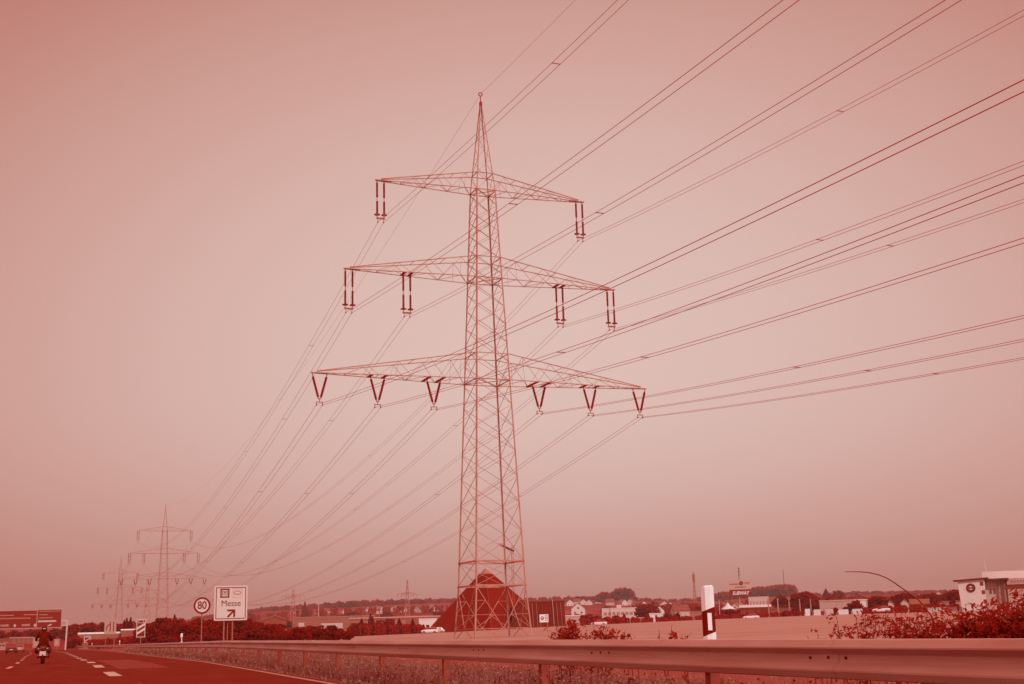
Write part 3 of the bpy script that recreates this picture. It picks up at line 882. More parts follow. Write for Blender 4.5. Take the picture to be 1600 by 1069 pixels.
shrub(1505, 15, [(1480, 967, .2, 30), (1494, 961, 0, 36), (1510, 955, .3, 30), (1524, 959, 0, 44), (1540, 953, .2, 40), (1490, 975, 0, 90), (1520, 972, 0, 110), (1545, 968, 0, 110), (1505, 988, 0, 130), (1535, 988, 0, 130)], 0, 0.0250, 'dense dark shrub below the round emblem of the white building', .095, rs, long=3., dens=1.25)
shrub(1585, 14.5, [(1556, 941, .2, 26), (1566, 949, 0, 40), (1578, 937, .3, 22), (1590, 945, 0, 50), (1602, 939, 0, 50), (1616, 931, .2, 60), (1560, 971, 0, 130), (1585, 965, 0, 150), (1612, 964, 0, 150), (1570, 985, 0, 170), (1600, 985, 0, 170)], 0, 0.0265, 'tallest densest shrub at the end of the roadside thicket below the white building', .10, rs, long=3., dens=1.25)
shrub(1655, 14, [(1635, 935, .2, 60), (1650, 934, 0, 60), (1670, 927, .3, 60), (1640, 969, 0, 100), (1665, 969, 0, 100)], 0, 0.0265, 'shrub cut off by the picture edge at the end of the thicket', .10, rs, long=3., dens=1.25)
# the long bare cane that arches out of the thicket
pc = onland(1470, 15.6)
b = MB(); e = thing('bramble_cane', 'single bare cane arching high out of the roadside thicket against the sky', 'cane', tuple(pc))
cps = [(1468, 990), (1455, 962), (1436, 938), (1412, 921), (1398, 911), (1385, 903), (1372, 898), (1358, 894.8), (1343, 893.5), (1320, 893.5)]
b.tube([pos(x, y, 15.6) - pc for x, y in cps], [.011, .010, .009, .008, .0075, .007, .0065, .006, .0055, .004], 5); b.build('stem', M_twig, e)
shrub(885, 20, [(868, 992, 0, 10), (876, 984, 0, 16), (884, 975, .2, 16), (890, 980, 0, 26), (897, 976, 0, 16), (904, 986, 0, 16), (880, 993, 0, 30), (893, 990, 0, 36), (872, 980, 0, 4), (862, 989, 0, 6)], 0, .032, 'dark ragged shrub beside the foot of the tall pylon', .08, rs, dens=1.9)
shrub(936, 20.5, [(922, 994, 0, 14), (930, 989, 0, 24), (938, 987, 0, 26), (947, 986, 0, 20), (955, 993, 0, 14), (946, 981, 0, 4), (938, 995, 0, 40)], 0, .032, 'low rounded dark shrub just above the guardrail between pylon and delineator', .08, rs, dens=1.9)
shrub(978, 20, [(970, 995, 0, 8), (978, 992, 0, 8), (986, 995, 0, 6), (976, 985, 0, 1)], 0, .045, 'thin sparse weed with single upright stalk above the guardrail', .06, rs, name='weed')
shrub(1066, 17, [(1058, 995, 0, 8), (1065, 991, 0, 10), (1071, 993, 0, 8), (1050, 976, 0, 1), (1030, 985, 0, 1)], 0, .045, 'small tuft of leaves above the guardrail beside the near delineator', .05, rs, name='weed')
shrub(1270, 13.5, [(1262, 994, 0, 2), (1278, 990, 0, 2), (1308, 994, 0, 6), (1290, 996, 0, 3)], 0, .035, 'thin dry stalks above the guardrail in front of the stubble', .04, rs, name='weed')

# ------------------------------------------------------------------ verge grass (nobody could count the blades)
M_grA = mat('grass_blade', .31, .12, 2.2, gain=1.0, rough=.8, spec=.03, leaf=.45, rg=1.0)
M_grB = mat('grass_seed', .46, .14, 5, gain=.95, spec=.03, leaf=.45, rg=1.0)
M_grC = mat('weed_leaf_dark', .03, .03, 4, spec=.03, leaf=.45, rg=1.05)
def grass():
    b = MB(); g = random.Random(4)
    n = 105000
    for _ in range(n):
        yy_ = 3 + 150 * g.random() ** 2.3
        x = xe(yy_) + .25 + (g.random() ** 1.3) * (3.2 if yy_ < 45 else 4.5)
        clump = .5 + .5 * sin(x * 3.1 + sin(yy_ * 1.7) * 2) * sin(yy_ * 2.3 + x)
        edge = sm(.2, .9, x - xe(yy_))
        h = (.06 + .42 * edge * (.6 + .4 * clump)) * g.uniform(.45, 1.2)
        r_ = g.random()
        b.cur = 0 if r_ < .80 else (1 if r_ < .93 else 2)
        z = H(x, yy_) - .02
        lean = V3((g.gauss(0, .35), g.gauss(0, .35), 1)).normalized() * h
        w = .0035 + .003 * yy_ / 20; a = g.random() * 3.14
        s = V3((cos(a) * w, sin(a) * w, 0)); p = V3((x, yy_, z))
        b.add([p - s, p + s, p + lean * .6 + s * .7, p + lean, p + lean * .6 - s * .7], [(0, 1, 2, 3, 4)])
        if b.cur == 1 and g.random() < .6: leaf_quad(b, p + lean, .014 + .0007 * yy_, g, 2.2)
        if b.cur == 2 and yy_ < 26 and g.random() < .8:
            for _k in range(3): leaf_quad(b, p + lean * g.uniform(.4, 1) + V3((g.gauss(0, .04), g.gauss(0, .04), 0)), .035, g, 1.8)
    # flower heads and dry tops of the taller weeds close to the rail
    for _ in range(2600):
        yy_ = g.uniform(5, 30); x = xr(yy_) + g.uniform(-.35, 1.6)
        b.cur = 1; z = H(x, yy_)
        c = V3((x, yy_, z + g.uniform(.2, .5)))
        for _k in range(2): leaf_quad(b, c + V3((g.gauss(0, .02), g.gauss(0, .02), g.gauss(0, .01))), g.uniform(.014, .026), g, 1.2)
    o = b.build('grass', [M_grA, M_grB, M_grC])
    tag(o, kind='stuff')
grass()

b = MB(); vs, fs = [], []; m_ = 14; ys = [i * 2.5 for i in range(-8, 160)]
for y_ in ys:
    for j in range(m_):
        x_ = xe(y_) + .2 + 11 * j / (m_ - 1); vs.append((x_, y_, H(x_, y_) + .03 - (.05 if j == m_ - 1 else 0)))
for i in range(len(ys) - 1):
    for j in range(m_ - 1): fs.append((i * m_ + j, i * m_ + j + 1, (i + 1) * m_ + j + 1, (i + 1) * m_ + j))
b.add(vs, fs); tag(b.build('verge', M_verge, None, True), kind='structure')
# ------------------------------------------------------------------ road signs
M_signw = mat('sign_white', .78, .015, 2, rough=.5, gain=.9)
M_signr = mat('sign_dark', .05, .01, 2, rough=.5)
M_signl = mat('sign_pale_print', .52, .01, 2, rough=.5)
M_pole = mat('sign_pole_steel', .36, .04, 3, rough=.5)
M_blue = mat('overhead_sign_panel', .07, .012, 1, rough=.5, gain=1.)
def face_to(p):
    return atan2(p.x, p.y)   # turn so that local -y looks back at the camera
def sign_at(X, d, name, label, cat, extra=0., group=None):
    p = onland(X, d)
    return thing(name, label, cat, tuple(p), -face_to(p) + extra, group), p
# round 80 sign
e, p = sign_at(314.5, 76, 'speed_sign', 'round white speed limit sign with dark ring reading 80', 'road sign')
zc = pos(314.5, 946.3, 76).z - p.z; R = 12.6 * 76 / FPX
b = MB(); b.tube([(0, .012, zc), (0, -.012, zc)], R, 40); b.build('plate', M_signw, e)
b = MB(); n = 40; vs = []
for i in range(n):
    a = 2 * pi * i / n; vs += [(R * cos(a) * .985, -.0165, zc + R * sin(a) * .985), (R * .76 * cos(a), -.0165, zc + R * .76 * sin(a))]
b.add(vs, [(2 * i, (2 * i + 2) % (2 * n), (2 * i + 3) % (2 * n), 2 * i + 1) for i in range(n)]); b.build('ring', M_signr, e)
put_text('lettering', '80', .60, M_signr, e, (0, -.020, zc), bold=.010, sx=.86, ext=.004)
b = MB(); b.tube([(0, .06, -.3), (0, .06, zc + R * .9)], .032, 8); b.build('pole', M_pole, e)
b = MB(); b.bar((-.2, .03, zc + .12), (.2, .03, zc + .12), .03); b.bar((-.2, .03, zc - .12), (.2, .03, zc - .12), .03); b.build('bracket', M_pole, e)
# Messe sign
D = 80; e, p = sign_at(359.6, D, 'exit_sign', 'white rectangular sign reading Messe above a slanting arrow', 'road sign'); k = D / FPX
zt = pos(359.6, 915.3, D).z - p.z; zb = pos(359.6, 969.6, D).z - p.z; W = 48.5 * k; Hh = zt - zb; zc = (zt + zb) / 2
def panel(b, w, h, z, y0, y1, r=.07):
    pts = []
    for sx, sz, a0 in ((1, 1, 0), (-1, 1, 90), (-1, -1, 180), (1, -1, 270)):
        for i in range(5):
            a = radians(a0 + i * 22.5); pts.append((sx * (w / 2 - r) + r * cos(a), z + sz * (h / 2 - r) + r * sin(a)))
    b.prism(pts, y0, y1, lambda a, c, d: (a, d, c)); return b
def loop(w, h, t, cx, cz, y, parent, m, name):
    b = MB(); o = [(-w / 2, -h / 2), (w / 2, -h / 2), (w / 2, h / 2), (-w / 2, h / 2)]
    i_ = [(-w / 2 + t, -h / 2 + t), (w / 2 - t, -h / 2 + t), (w / 2 - t, h / 2 - t), (-w / 2 + t, h / 2 - t)]
    b.add([(cx + a, y, cz + c) for a, c in o + i_], [(q, (q + 1) % 4, 4 + (q + 1) % 4, 4 + q) for q in range(4)])
    return b.build(name, m, parent)
panel(MB(), W, Hh, zc, -.02, .02).build('plate', M_signw, e)
loop(W - 4.4 * k, Hh - 4.4 * k, 1.15 * k, 0, zc, -.024, e, M_signr, 'border')
lx, lz = -9.0 * k, zc + 14.6 * k
loop(13.4 * k, 13.4 * k, 2.1 * k, lx, lz, -.024, e, M_signr, 'square_logo')
loop(8 * k, 6 * k, .9 * k, lx, lz + .2 * k, -.024, e, M_signr, 'square_logo')
b = MB(); b.box((lx, -.023, lz + .6 * k), (3.6 * k, .006, 1.6 * k)); b.build('square_logo', M_signr, e)
lx = 9.4 * k
loop(13.4 * k, 13.4 * k, .55 * k, lx, lz, -.024, e, M_signl, 'oval_logo')
b = MB(); n = 24; vs = []
for i in range(n):
    a = 2 * pi * i / n; vs += [(lx + 5.6 * k * cos(a), -.024, lz + .3 * k + 3.6 * k * sin(a)), (lx + 3.9 * k * cos(a), -.024, lz + .5 * k + 1.7 * k * sin(a))]
b.add(vs, [(2 * i, (2 * i + 2) % (2 * n), (2 * i + 3) % (2 * n), 2 * i + 1) for i in range(n)]); b.build('oval_logo', M_signl, e)
put_text('lettering', 'Messe', 12.6 * k, M_signr, e, (.2 * k, -.026, zc - .6 * k), bold=.0, sx=.92, ext=.004)
# arrow up and to the right
ax, az = .3 * k, zc - 15.4 * k; b = MB()
f = lambda a, c, d: (ax + a * k, d, az + c * k)
b.prism([(-5.6, -4.0), (-3.5, -6.1), (3.6, 1.6), (3.6, -6.0), (6.4, -4.4), (6.4, 6.0), (-6.2, 6.0), (-4.6, 3.2), (1.6, 3.2)], -.028, -.021, f); b.build('arrow', M_signr, e)
for x in (-9.6, 2.9): 
    b = MB(); b.tube([(x * k, .06, -.3), (x * k, .06, zt - .2)], .042, 8); b.build('pole', M_pole, e)
b = MB(); b.bar((-4.4 * k, .75, -.2), (-4.0 * k, .08, zc - .5), .05); b.bar((-5 * k, .75, -.2), (-9.6 * k, .08, zb - .9), .05); b.build('strut', M_pole, e)

# striped countdown boards
def countdown(X, d, yt, yb, wpx, label, stripes):
    e, p = sign_at(X, d, 'countdown_board', label, 'road sign', .0, 'striped countdown boards'); k = d / FPX
    zt = pos(X, yt, d).z - p.z; zb = pos(X, yb, d).z - p.z; W = wpx * k; Hh = zt - zb
    b = MB(); b.box((0, 0, (zt + zb) / 2), (W, .04, Hh)); b.build('panel', M_blue, e)
    loop(W, Hh, W * .07, 0, (zt + zb) / 2, -.024, e, M_signw, 'border')
    for i in range(stripes):
        z = zb + Hh * (.14 + .27 * i); b = MB(); s = W * .45
        b.prism([(-s, z - .0), (s, z + W * .55), (s, z + W * .55 + Hh * .13), (-s, z + Hh * .13)], -.028, -.022, lambda a, c, dd: (a, dd, c)); b.build('stripe', M_signw, e)
    loop(W * .62, Hh * .17, W * .05, 0, zt - Hh * .13, -.026, e, M_signw, 'pictogram_frame')
    b = MB(); b.tube([(0, .06, -.3), (0, .06, zt)], .045, 8); b.build('pole', M_pole, e)
countdown(219.6, 150, 967.5, 996, 12.5, 'tall dark countdown board with two pale slanting stripes', 2)
countdown(136.5, 332, 994, 1004.5, 8.5, 'tiny countdown board with one pale stripe at the far bend', 1)
# pale service sign
D = 235; e, p = sign_at(171.6, D, 'service_sign', 'pale panel with two tall dark strokes and a curved stroke', 'road sign'); k = D / FPX
zt = pos(171.6, 968, D).z - p.z; zb = pos(171.6, 991, D).z - p.z
b = MB(); b.box((0, 0, (zt + zb) / 2), (16.5 * k, .05, zt - zb)); b.build('panel', mat('pale_panel', .55, .02, 2, gain=.9), e)
for x in (-.2, 4.4):
    b = MB(); b.box((x * k, -.03, (zt + zb) / 2 + .3 * k), (1.3 * k, .02, (zt - zb) * .66)); b.build('stroke', M_signr, e)
b = MB(); b.tube([(-5.6 * k, -.03, zb + 6 * k), (-4.9 * k, -.03, zb + 10 * k), (-3 * k, -.03, zb + 13 * k), (-.6 * k, -.03, zb + 14 * k)], .08, 6); b.build('stroke', M_signr, e)
for x in (-6, 6):
    b = MB(); b.tube([(x * k, .08, -.3), (x * k, .08, zt - .1)], .06, 8); b.build('pole', M_pole, e)

# overhead signs on their gantry
D = 342; k = D / FPX
pg = onland(102.5, D)
e = thing('overhead_gantry', 'pale overhead sign gantry leg with short arm beside the far road bend', 'gantry', tuple(pg), -face_to(pg))
zt = pos(102.5, 969.5, D).z - pg.z
b = MB(); b.bar((0, 0, -.4), (.2, 0, zt), .34); b.build('leg', mat('gantry_paint', .72, .03, 1, gain=.9), e)
b = MB(); b.bar((.3, 0, zt), (-21, 0, zt - .55), .34, .30); b.bar((.3, 0, zt - 1.2), (-21, 0, zt - 1.8), .2); b.build('beam', mat('gantry_paint', .72), e)
def overhead(X0, X1, yt, yb, label, rows):
    Xc = (X0 + X1) / 2; p = pos(Xc, yb, D - 1.0)
    e = thing('overhead_sign', label, 'road sign', tuple(p), -face_to(p), 'overhead direction signs'); w = (X1 - X0) * k; h = (yb - yt) * k
    b = MB(); b.box((0, 0, h / 2), (w, .12, h)); b.build('panel', M_blue, e)
    loop(w, h, .16, 0, h / 2, -.064, e, M_signl, 'border')
    for (x0, x1, yr, th, br) in rows:
        b = MB(); r0 = random.Random(int(x0 * 7 + yr)); x = x0
        while x < x1 - .4:
            ww = r0.uniform(.5, .95); b.box(((x + ww / 2 - (X1 - X0) / 2) * k, -.066, h - yr * k), (ww * k, .01, th * k * r0.uniform(.7, 1.1))); x += ww + .25
        b.build('lettering', M_signw if br else M_signl, e)
    return e
overhead(59.2, 93.3, 955, 981.5, 'narrow dark overhead direction sign with four text rows and small arrow', [(3, 31, 2.8, 1.0, 0), (3, 15, 7.6, 1.2, 0), (3, 22, 12, 1.2, 0), (2.5, 27, 16.8, 2.6, 1)])
es = [o for o in COL.objects if o.get('label', '').startswith('narrow dark overhead')][0]
b = MB(); b.prism([(-1.5, -1.4), (2.2, .2), (1.2, -1.2), (4, 1.4), (.6, 1.9), (1.6, 1.1), (-2, -.4)], -.075, -.065, lambda a, c, d: (a * k, d, (3.9 + c) * k)); b.build('arrow', M_signw, es)
overhead(-24, 55.3, 957, 983, 'wide dark overhead direction sign with two lane arrows', [(20, 44, 7, 1.3, 0), (57, 76, 6.6, 1.2, 0), (26, 66, 11.3, 1.3, 0), (27, 38, 21, 3, 0), (55, 66, 21, 3, 0)])
es = [o for o in COL.objects if o.get('label', '').startswith('wide dark overhead')][0]
for x in (6, 33):
    b = MB(); b.prism([(-.7, 2), (.7, 2), (.7, 0), (2.2, .2), (0, -2.2), (-2.2, .2), (-.7, 0)], -.075, -.065, lambda a, c, d: ((x + a) * k, d, (4.6 + c) * k)); b.build('arrow', M_signw, es)

# pale boards beside the far carriageway
for X0, X1, yt, yb, d, lab in ((52, 60, 996.5, 1012, 300, 'pale upright board beside the motorcyclist at the far bend'), (85, 92.5, 998.5, 1010, 300, 'small pale board on a short post between motorcyclist and gantry leg')):
    Xc = (X0 + X1) / 2; e, p = sign_at(Xc, d, 'roadside_board', lab, 'board'); k = d / FPX
    zt = pos(Xc, yt, d).z - p.z; zb = pos(Xc, yb, d).z - p.z
    panel(MB(), (X1 - X0) * k, zt - zb, (zt + zb) / 2, -.05, .05, .12).build('panel', mat('pale_panel', .55), e)
    loop((X1 - X0) * k - .2, zt - zb - .2, .12, 0, (zt + zb) / 2, -.055, e, M_pole, 'border')
    b = MB(); b.tube([(0, .1, -.3), (0, .1, zt - .2)], .06, 8); b.build('pole', M_pole, e)

# ------------------------------------------------------------------ buildings
M_roofd = mat('roof_dark', .13, .04, .6)
M_win = mat('window_glass', .10, .02, 1, rough=.2, spec=.6)
def wallm(v): return mat(f'wall_tone_{int(v * 100)}', v, .03, .5, gain=.9)
def roofm(v): return mat(f'roof_tone_{int(v * 100)}', v, .03, .5, gain=.95, rg=.86 if v < .5 else 1.08)
def building(X0, X1, yt, d, depth, v, label, name='hall', roof='flat', rv=.2, yaw=0., wins=(), yb=None, ridge=None, cat='building', group=None, roofh=.35, wv=None):
    """a block whose front spans columns X0..X1 and whose eaves show at row yt; wins: (u0, u1, v0, v1) in fractions of the front"""
    Xc = (X0 + X1) / 2
    p = pos(Xc, yt, d); g = H(p.x, p.y)
    if yb is not None: g = min(g, pos(Xc, yb, d).z) if yb > 0 else g
    e = thing(name, label, cat, (p.x, p.y, g), -face_to(p) + yaw, group)
    w = (X1 - X0) * d / FPX; h = p.z - g
    base = -1.5
    b = MB()
    if roof == 'flat':
        b.box((0, depth / 2, (h + base) / 2), (w, depth, h - base)); b.build('wall', wallm(v), e)
        b = MB(); b.box((0, depth / 2, h + roofh / 2 + .003), (w + .3, depth + .3, roofh)); b.build('roof', roofm(rv), e)
    else:
        rh = ridge if ridge else w * .35
        if roof == 'gable':   # gable end towards the camera
            b.prism([(-w / 2, base), (w / 2, base), (w / 2, h), (0, h + rh), (-w / 2, h)], 0, depth, lambda a, c, dd: (a, dd, c)); b.build('wall', wallm(v), e)
            b = MB(); o = .35; t = .22
            b.prism([(-w / 2 - o, h - rh * o * 2 / w + .02), (0, h + rh + .02), (w / 2 + o, h - rh * o * 2 / w + .02), (w / 2 + o, h - rh * o * 2 / w + t), (0, h + rh + t + .05), (-w / 2 - o, h - rh * o * 2 / w + t)], -.3, depth + .3, lambda a, c, dd: (a, dd, c)); b.build('roof', roofm(rv), e)
        else:                  # eaves towards the camera
            b.prism([(0, base), (depth, base), (depth, h), (depth / 2, h + rh), (0, h)], -w / 2, w / 2, lambda a, c, dd: (dd, a, c)); b.build('wall', wallm(v), e)
            b = MB(); o = .35; t = .22; sl = rh * 2 / depth
            b.prism([(-o, h - sl * o + .02), (depth / 2, h + rh + .02), (depth + o, h - sl * o + .02), (depth + o, h - sl * o + t), (depth / 2, h + rh + t + .05), (-o, h - sl * o + t)], -w / 2 - .3, w / 2 + .3, lambda a, c, dd: (dd, a, c)); b.build('roof', roofm(rv), e)
    for (u0, u1, v0, v1) in wins:
        b = MB(); b.box(((u0 + u1 - 1) / 2 * w, -.03, (v0 + v1) / 2 * h), ((u1 - u0) * w, .1, (v1 - v0) * h)); b.build('window', M_win if wv is None else wallm(wv), e)
    return e

# the pyramid: dark, glazed tip
d = 335; k = d / FPX; pp = onland(770, d); pb = pos(768, 985, d)
e = thing('pyramid_building', 'large dark pyramid shaped building with a paler glazed tip behind the pylon', 'building', (pb.x, pb.y, pb.z), -face_to(pb))
hd_ = 104 * k; hp = pos(760, 887.5, d + hd_ * .9).z - pb.z
yc = hd_ * .92
cor = [V3((0, yc - hd_, 0)), V3((hd_, yc, 0)), V3((0, yc + hd_, 0)), V3((-hd_, yc, 0))]
apex = V3((-8 * k, yc, hp))
fr = .905
b = MB(); tp = [c.lerp(apex, fr) for c in cor]
lo = [c - (apex - c) * .1 for c in cor]
b.add(lo + tp, [(0, 1, 5, 4), (1, 2, 6, 5), (2, 3, 7, 6), (3, 0, 4, 7), (4, 5, 6, 7)])
b.build('roof_slope', mat('pyramid_cladding', .05, .012, .25, gain=.9, rough=.7, spec=.03), e)
b = MB(); b.add([c * 1.0 + V3((0, 0, .01)) for c in tp] + [apex], [(0, 1, 4), (1, 2, 4), (2, 3, 4), (3, 0, 4)]); b.build('glazed_tip', mat('tip_glass', .38, .03, .5, rough=.3), e)
seam = mat('pyramid_seam', .17, .02, 1)
for i in range(4):
    b = MB(); n_ = (cor[i] - V3((0, yc, 0))).normalized()
    b.bar(cor[i] + n_ * .05, cor[i].lerp(apex, fr) + n_ * .05, .16); b.build('ridge_seam', seam, e)
# ribbed hall next to it
d = 338; k = d / FPX
e = building(806, 881, 941, d, 14, .07, 'low dark hall with pale upright ribs beside the pyramid', name='ribbed_hall', rv=.16, roofh=.3)
w = 75 * k
for x, t, vv in ((822, .7, .35), (832, .9, .42), (838.5, .9, .42), (847, .5, .2), (863.3, 1.5, .62), (869.5, 1, .4), (875.6, 1, .4)):
    b = MB(); xx = (x - 843.5) * k; hh = pos(x, 941, d).z - e.location.z
    b.bar((xx + .25, -.16, -1), (xx - .1, -.16, hh - .1 + (.9 if vv > .6 else 0)), t * k, .14); b.build('rib', wallm(vv), e)
D = 330; e, p = sign_at(850.5, D, 'billboard', 'small white billboard on two legs in front of the ribbed hall', 'billboard'); k = D / FPX
zt = pos(850.5, 960, D).z - p.z; zb = pos(850.5, 972.5, D).z - p.z
b = MB(); b.box((0, 0, (zt + zb) / 2), (13.5 * k, .12, zt - zb)); b.build('panel', mat('billboard_white', .93, .02, 1, gain=.95), e)
b = MB(); b.ring((-2.6 * k, -.07, (zt + zb) / 2 + .3 * k), (0, 1, 0), 2.1 * k, .09, 16, 5); b.bar((-4.4 * k, -.07, zb + 5.4 * k), (-.8 * k, -.07, zb + 5.4 * k), .12); b.build('round_emblem', M_signr, e)
for i in range(4):
    b = MB(); b.box((3.7 * k, -.07, zt - (2.2 + 2.2 * i) * k), (4.6 * k, .02, .75 * k)); b.build('text_row', M_signr, e)
for x in (-5, 5):
    b = MB(); b.bar((x * k, .1, -.4), (x * k, .1, zt - .1), .2); b.build('leg', M_pole, e)

# halls and houses (columns X0-X1, eaves row, distance)
building(463, 583, 964.5, 760, 30, .34, 'long pale grey industrial hall above the dark hedge', rv=.42, wins=[(.33, .6, .25, .62), (.05, .12, .2, .7)], wv=.7, roofh=.6)
building(548, 690, 965.2, 700, 26, .30, 'long low hall with white roof edge behind the conifers', rv=.62, wins=[(.02, .3, .3, .8), (.34, .6, .3, .8)], wv=.42, roofh=.5)
building(655, 682, 967.5, 560, 12, .86, 'white annex at the foot of the pyramid slope', rv=.8, wins=[(.15, .3, .1, .6), (.4, .55, .1, .6)], wv=.1)
building(411, 447, 969, 380, 14, .25, 'low shed with broad pale gable roof in the dark trees', name='shed', roof='gable', rv=.40, ridge=1.1)
building(127, 196, 990.5, 400, 18, .36, 'long warehouse with bright white roof edge behind the service sign', name='warehouse', rv=.9, roofh=.5, wins=[(.1, .25, .1, .6), (.4, .55, .1, .6)], wv=.28)
building(191, 216, 985, 390, 14, .30, 'warehouse section with bright roof edge beside the countdown board', name='warehouse', rv=.88, roofh=.4, wins=[(.2, .7, .1, .6)], wv=.22)
building(202, 215, 976.5, 470, 9, .12, 'small house with pale gable roof among the dark conifers', name='house', roof='gable', rv=.55, ridge=1.4, cat='house')
building(232, 241.5, 978.5, 360, 6, .85, 'tiny bright kiosk roof seen beside the second pylon leg', name='kiosk', rv=.9, cat='kiosk')
building(14, 53, 997, 520, 16, .27, 'grey block with window rows behind the far cars', name='office_block', rv=.5, wins=[(.05 + .16 * i, .15 + .16 * i, .15 + .3 * j, .33 + .3 * j) for i in range(6) for j in range(3)], wv=.38)
building(-20, 14, 1000, 500, 16, .22, 'dark low block at the end of the far carriageway', name='office_block', rv=.3, wins=[(.1 + .3 * i, .3 + .3 * i, .3, .7) for i in range(3)], wv=.36)
e = building(941, 998, 950.5, 900, 24, .76, 'white flat-roofed building with small rooftop box on the slope', name='white_block', rv=.8, wins=[(.05 + .115 * i, .13 + .115 * i, .30, .62) for i in range(8)], wv=.45)
b = MB(); hh = pos(969, 950.5, 900).z - e.location.z; b.box((-1.0, 8, hh + 1.4), (3.2, 4, 2)); b.build('rooftop_box', wallm(.72), e)
building(884, 906, 963, 430, 10, .62, 'pale low hall half hidden by dark shrubs behind the ribbed hall', rv=.8, wins=[(.1, .3, .2, .7), (.5, .62, .1, .7)], wv=.15)
building(1015, 1038, 959.5, 520, 10, .88, 'bright white shed with one slanting dark doorway', name='shed', rv=.85, wins=[(.38, .50, 0, .9)], wv=.12)
building(1078, 1101, 956, 520, 12, .42, 'plain grey box hall beside the near delineator', rv=.4, wins=[(.75, .98, .3, .7)], wv=.15)
building(980, 1006, 966.5, 480, 4, .55, 'row of white containers under the dark trees', name='container_row', rv=.6, wins=[(.05, .15, 0, .9), (.3, .36, 0, .9), (.5, .6, .3, .9)], wv=.12)
building(1157, 1203, 949, 480, 16, .12, 'long dark shop with bright white roof edge', name='shop', rv=.85, roofh=.9, wins=[(.02, .2, .1, .8), (.26, .46, .1, .8), (.55, .65, .1, .8)], wv=.2)
building(1205, 1237, 951.5, 450, 14, .30, 'low grey shed behind tall pale poles', name='shed', rv=.28, wins=[(.0, .98, .05, .12)], wv=.55)
building(1170, 1200, 933, 1050, 16, .72, 'white flat building on the slope beside the advertising tower', name='white_block', rv=.7, wins=[(.06 + .16 * i, .14 + .16 * i, .3, .7) for i in range(6)], wv=.5)
building(1283, 1352, 939, 440, 18, .60, 'long white hall with dark doorway below the crest trees', rv=.62, wins=[(.12, .17, .1, .6), (.36, .62, .12, .34)], wv=.14)
building(1336, 1352, 938.2, 436, 4, .86, 'bright white end block of the long hall', name='annex', rv=.8)
building(1452, 1492, 949.5, 365, 3, .80, 'long white semi-trailer parked beyond the field', name='trailer', cat='trailer', rv=.75, roofh=.1)
building(1388, 1396, 943, 430, 6, .74, 'small white house with dark windows behind the shrub', name='house', rv=.3, cat='house', wins=[(.2, .4, .4, .7), (.6, .8, .4, .7)], roof='gable', ridge=1)
building(1408, 1420, 942.5, 430, 6, .70, 'white house beside the trees at the end of the field', name='house', rv=.25, cat='house', wins=[(.2, .35, .4, .7), (.6, .8, .4, .7)], roof='gable', ridge=1.2)
building(1424, 1450, 944, 430, 8, .50, 'long house with pale eaves beyond the thicket', name='house', rv=.30, cat='house', wins=[(.1, .2, .3, .6), (.4, .5, .3, .6), (.7, .8, .3, .6)], roof='eaves', ridge=1.4)
building(1468, 1482, 941, 410, 8, .48, 'narrow grey house in front of the trees near the white building', name='house', rv=.35, cat='house', wins=[(.2, .4, .35, .65), (.6, .8, .35, .65)])
building(1494, 1504, 940, 400, 8, .55, 'slim pale house beside the white building corner', name='house', rv=.3, cat='house', wins=[(.2, .4, .35, .65), (.6, .8, .35, .65)])
# white tent roofs
for X, yt, d, w, lab in ((1139, 941, 520, 22, 'white peaked tent roof beside the advertising tower'), (1168, 943.5, 560, 8, 'tiny white pavilion below the advertising tower'), (1102, 944, 900, 9, 'white gabled house just beside the delineator top')):
    p = onland(X, d); k = d / FPX; ht = pos(X, yt, d).z - p.z; ww = w * k / 2
    e = thing('tent', lab, 'tent', tuple(p), -face_to(p))
    b = MB(); n = 8; vs = [(0, 0, ht)]
    for i in range(n): vs.append((ww * cos(i * pi / 4) * .35, ww * sin(i * pi / 4) * .35, ht * .80))
    for i in range(n): vs.append((ww * cos(i * pi / 4), ww * sin(i * pi / 4), ht * .62))
    b.add(vs, [(0, 1 + i, 1 + (i + 1) % n) for i in range(n)] + [(1 + i, 9 + i, 9 + (i + 1) % n, 1 + (i + 1) % n) for i in range(n)]); b.build('canopy', wallm(.86), e)
    b = MB(); b.tube([(0, 0, -.5), (0, 0, ht * .63)], ww * .92, 8); b.build('side_wall', wallm(.55), e)

# the white building with the round emblem
d = 345; k = d / FPX
pB = pos(1560, 950, d); gB = min(H(pB.x, pB.y), pB.z) - 1.5
e = thing('white_building', 'large white building with round emblem, dark canopy and taller rear block', 'building', (pB.x, pB.y, gB), -face_to(pB))
def zz(y, X=1560): return pos(X, y, d).z - gB
def xx(X): return (X - 1560) * k
Mw = mat('white_render', .80, .03, .4, gain=.95)
b = MB(); b.prism([(xx(1511.5), 0), (xx(1545), 0), (xx(1545), zz(904)), (xx(1508), zz(905.5))], 0, 9, lambda a, c, dd: (a, dd, c)); b.build('tower_wall', Mw, e)
b = MB(); b.bar((xx(1502), 4, zz(905)), (xx(1551), 4, zz(902.2)), 9.6, .22, up=(0, 0, 1)); b.build('tower_roof', roofm(.08), e)
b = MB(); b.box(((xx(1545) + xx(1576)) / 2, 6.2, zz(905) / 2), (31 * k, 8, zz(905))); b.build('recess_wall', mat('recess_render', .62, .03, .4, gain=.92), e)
b = MB(); b.bar((xx(1545), 1.5, zz(905.4)), (xx(1578), 1.5, zz(905.0)), 3.2, .45); b.build('canopy', roofm(.1), e)
b = MB(); b.bar((xx(1546), 0.9, zz(903.2)), (xx(1577), .9, zz(902.8)), 2.2, .22); b.build('canopy_edge', wallm(.85), e)
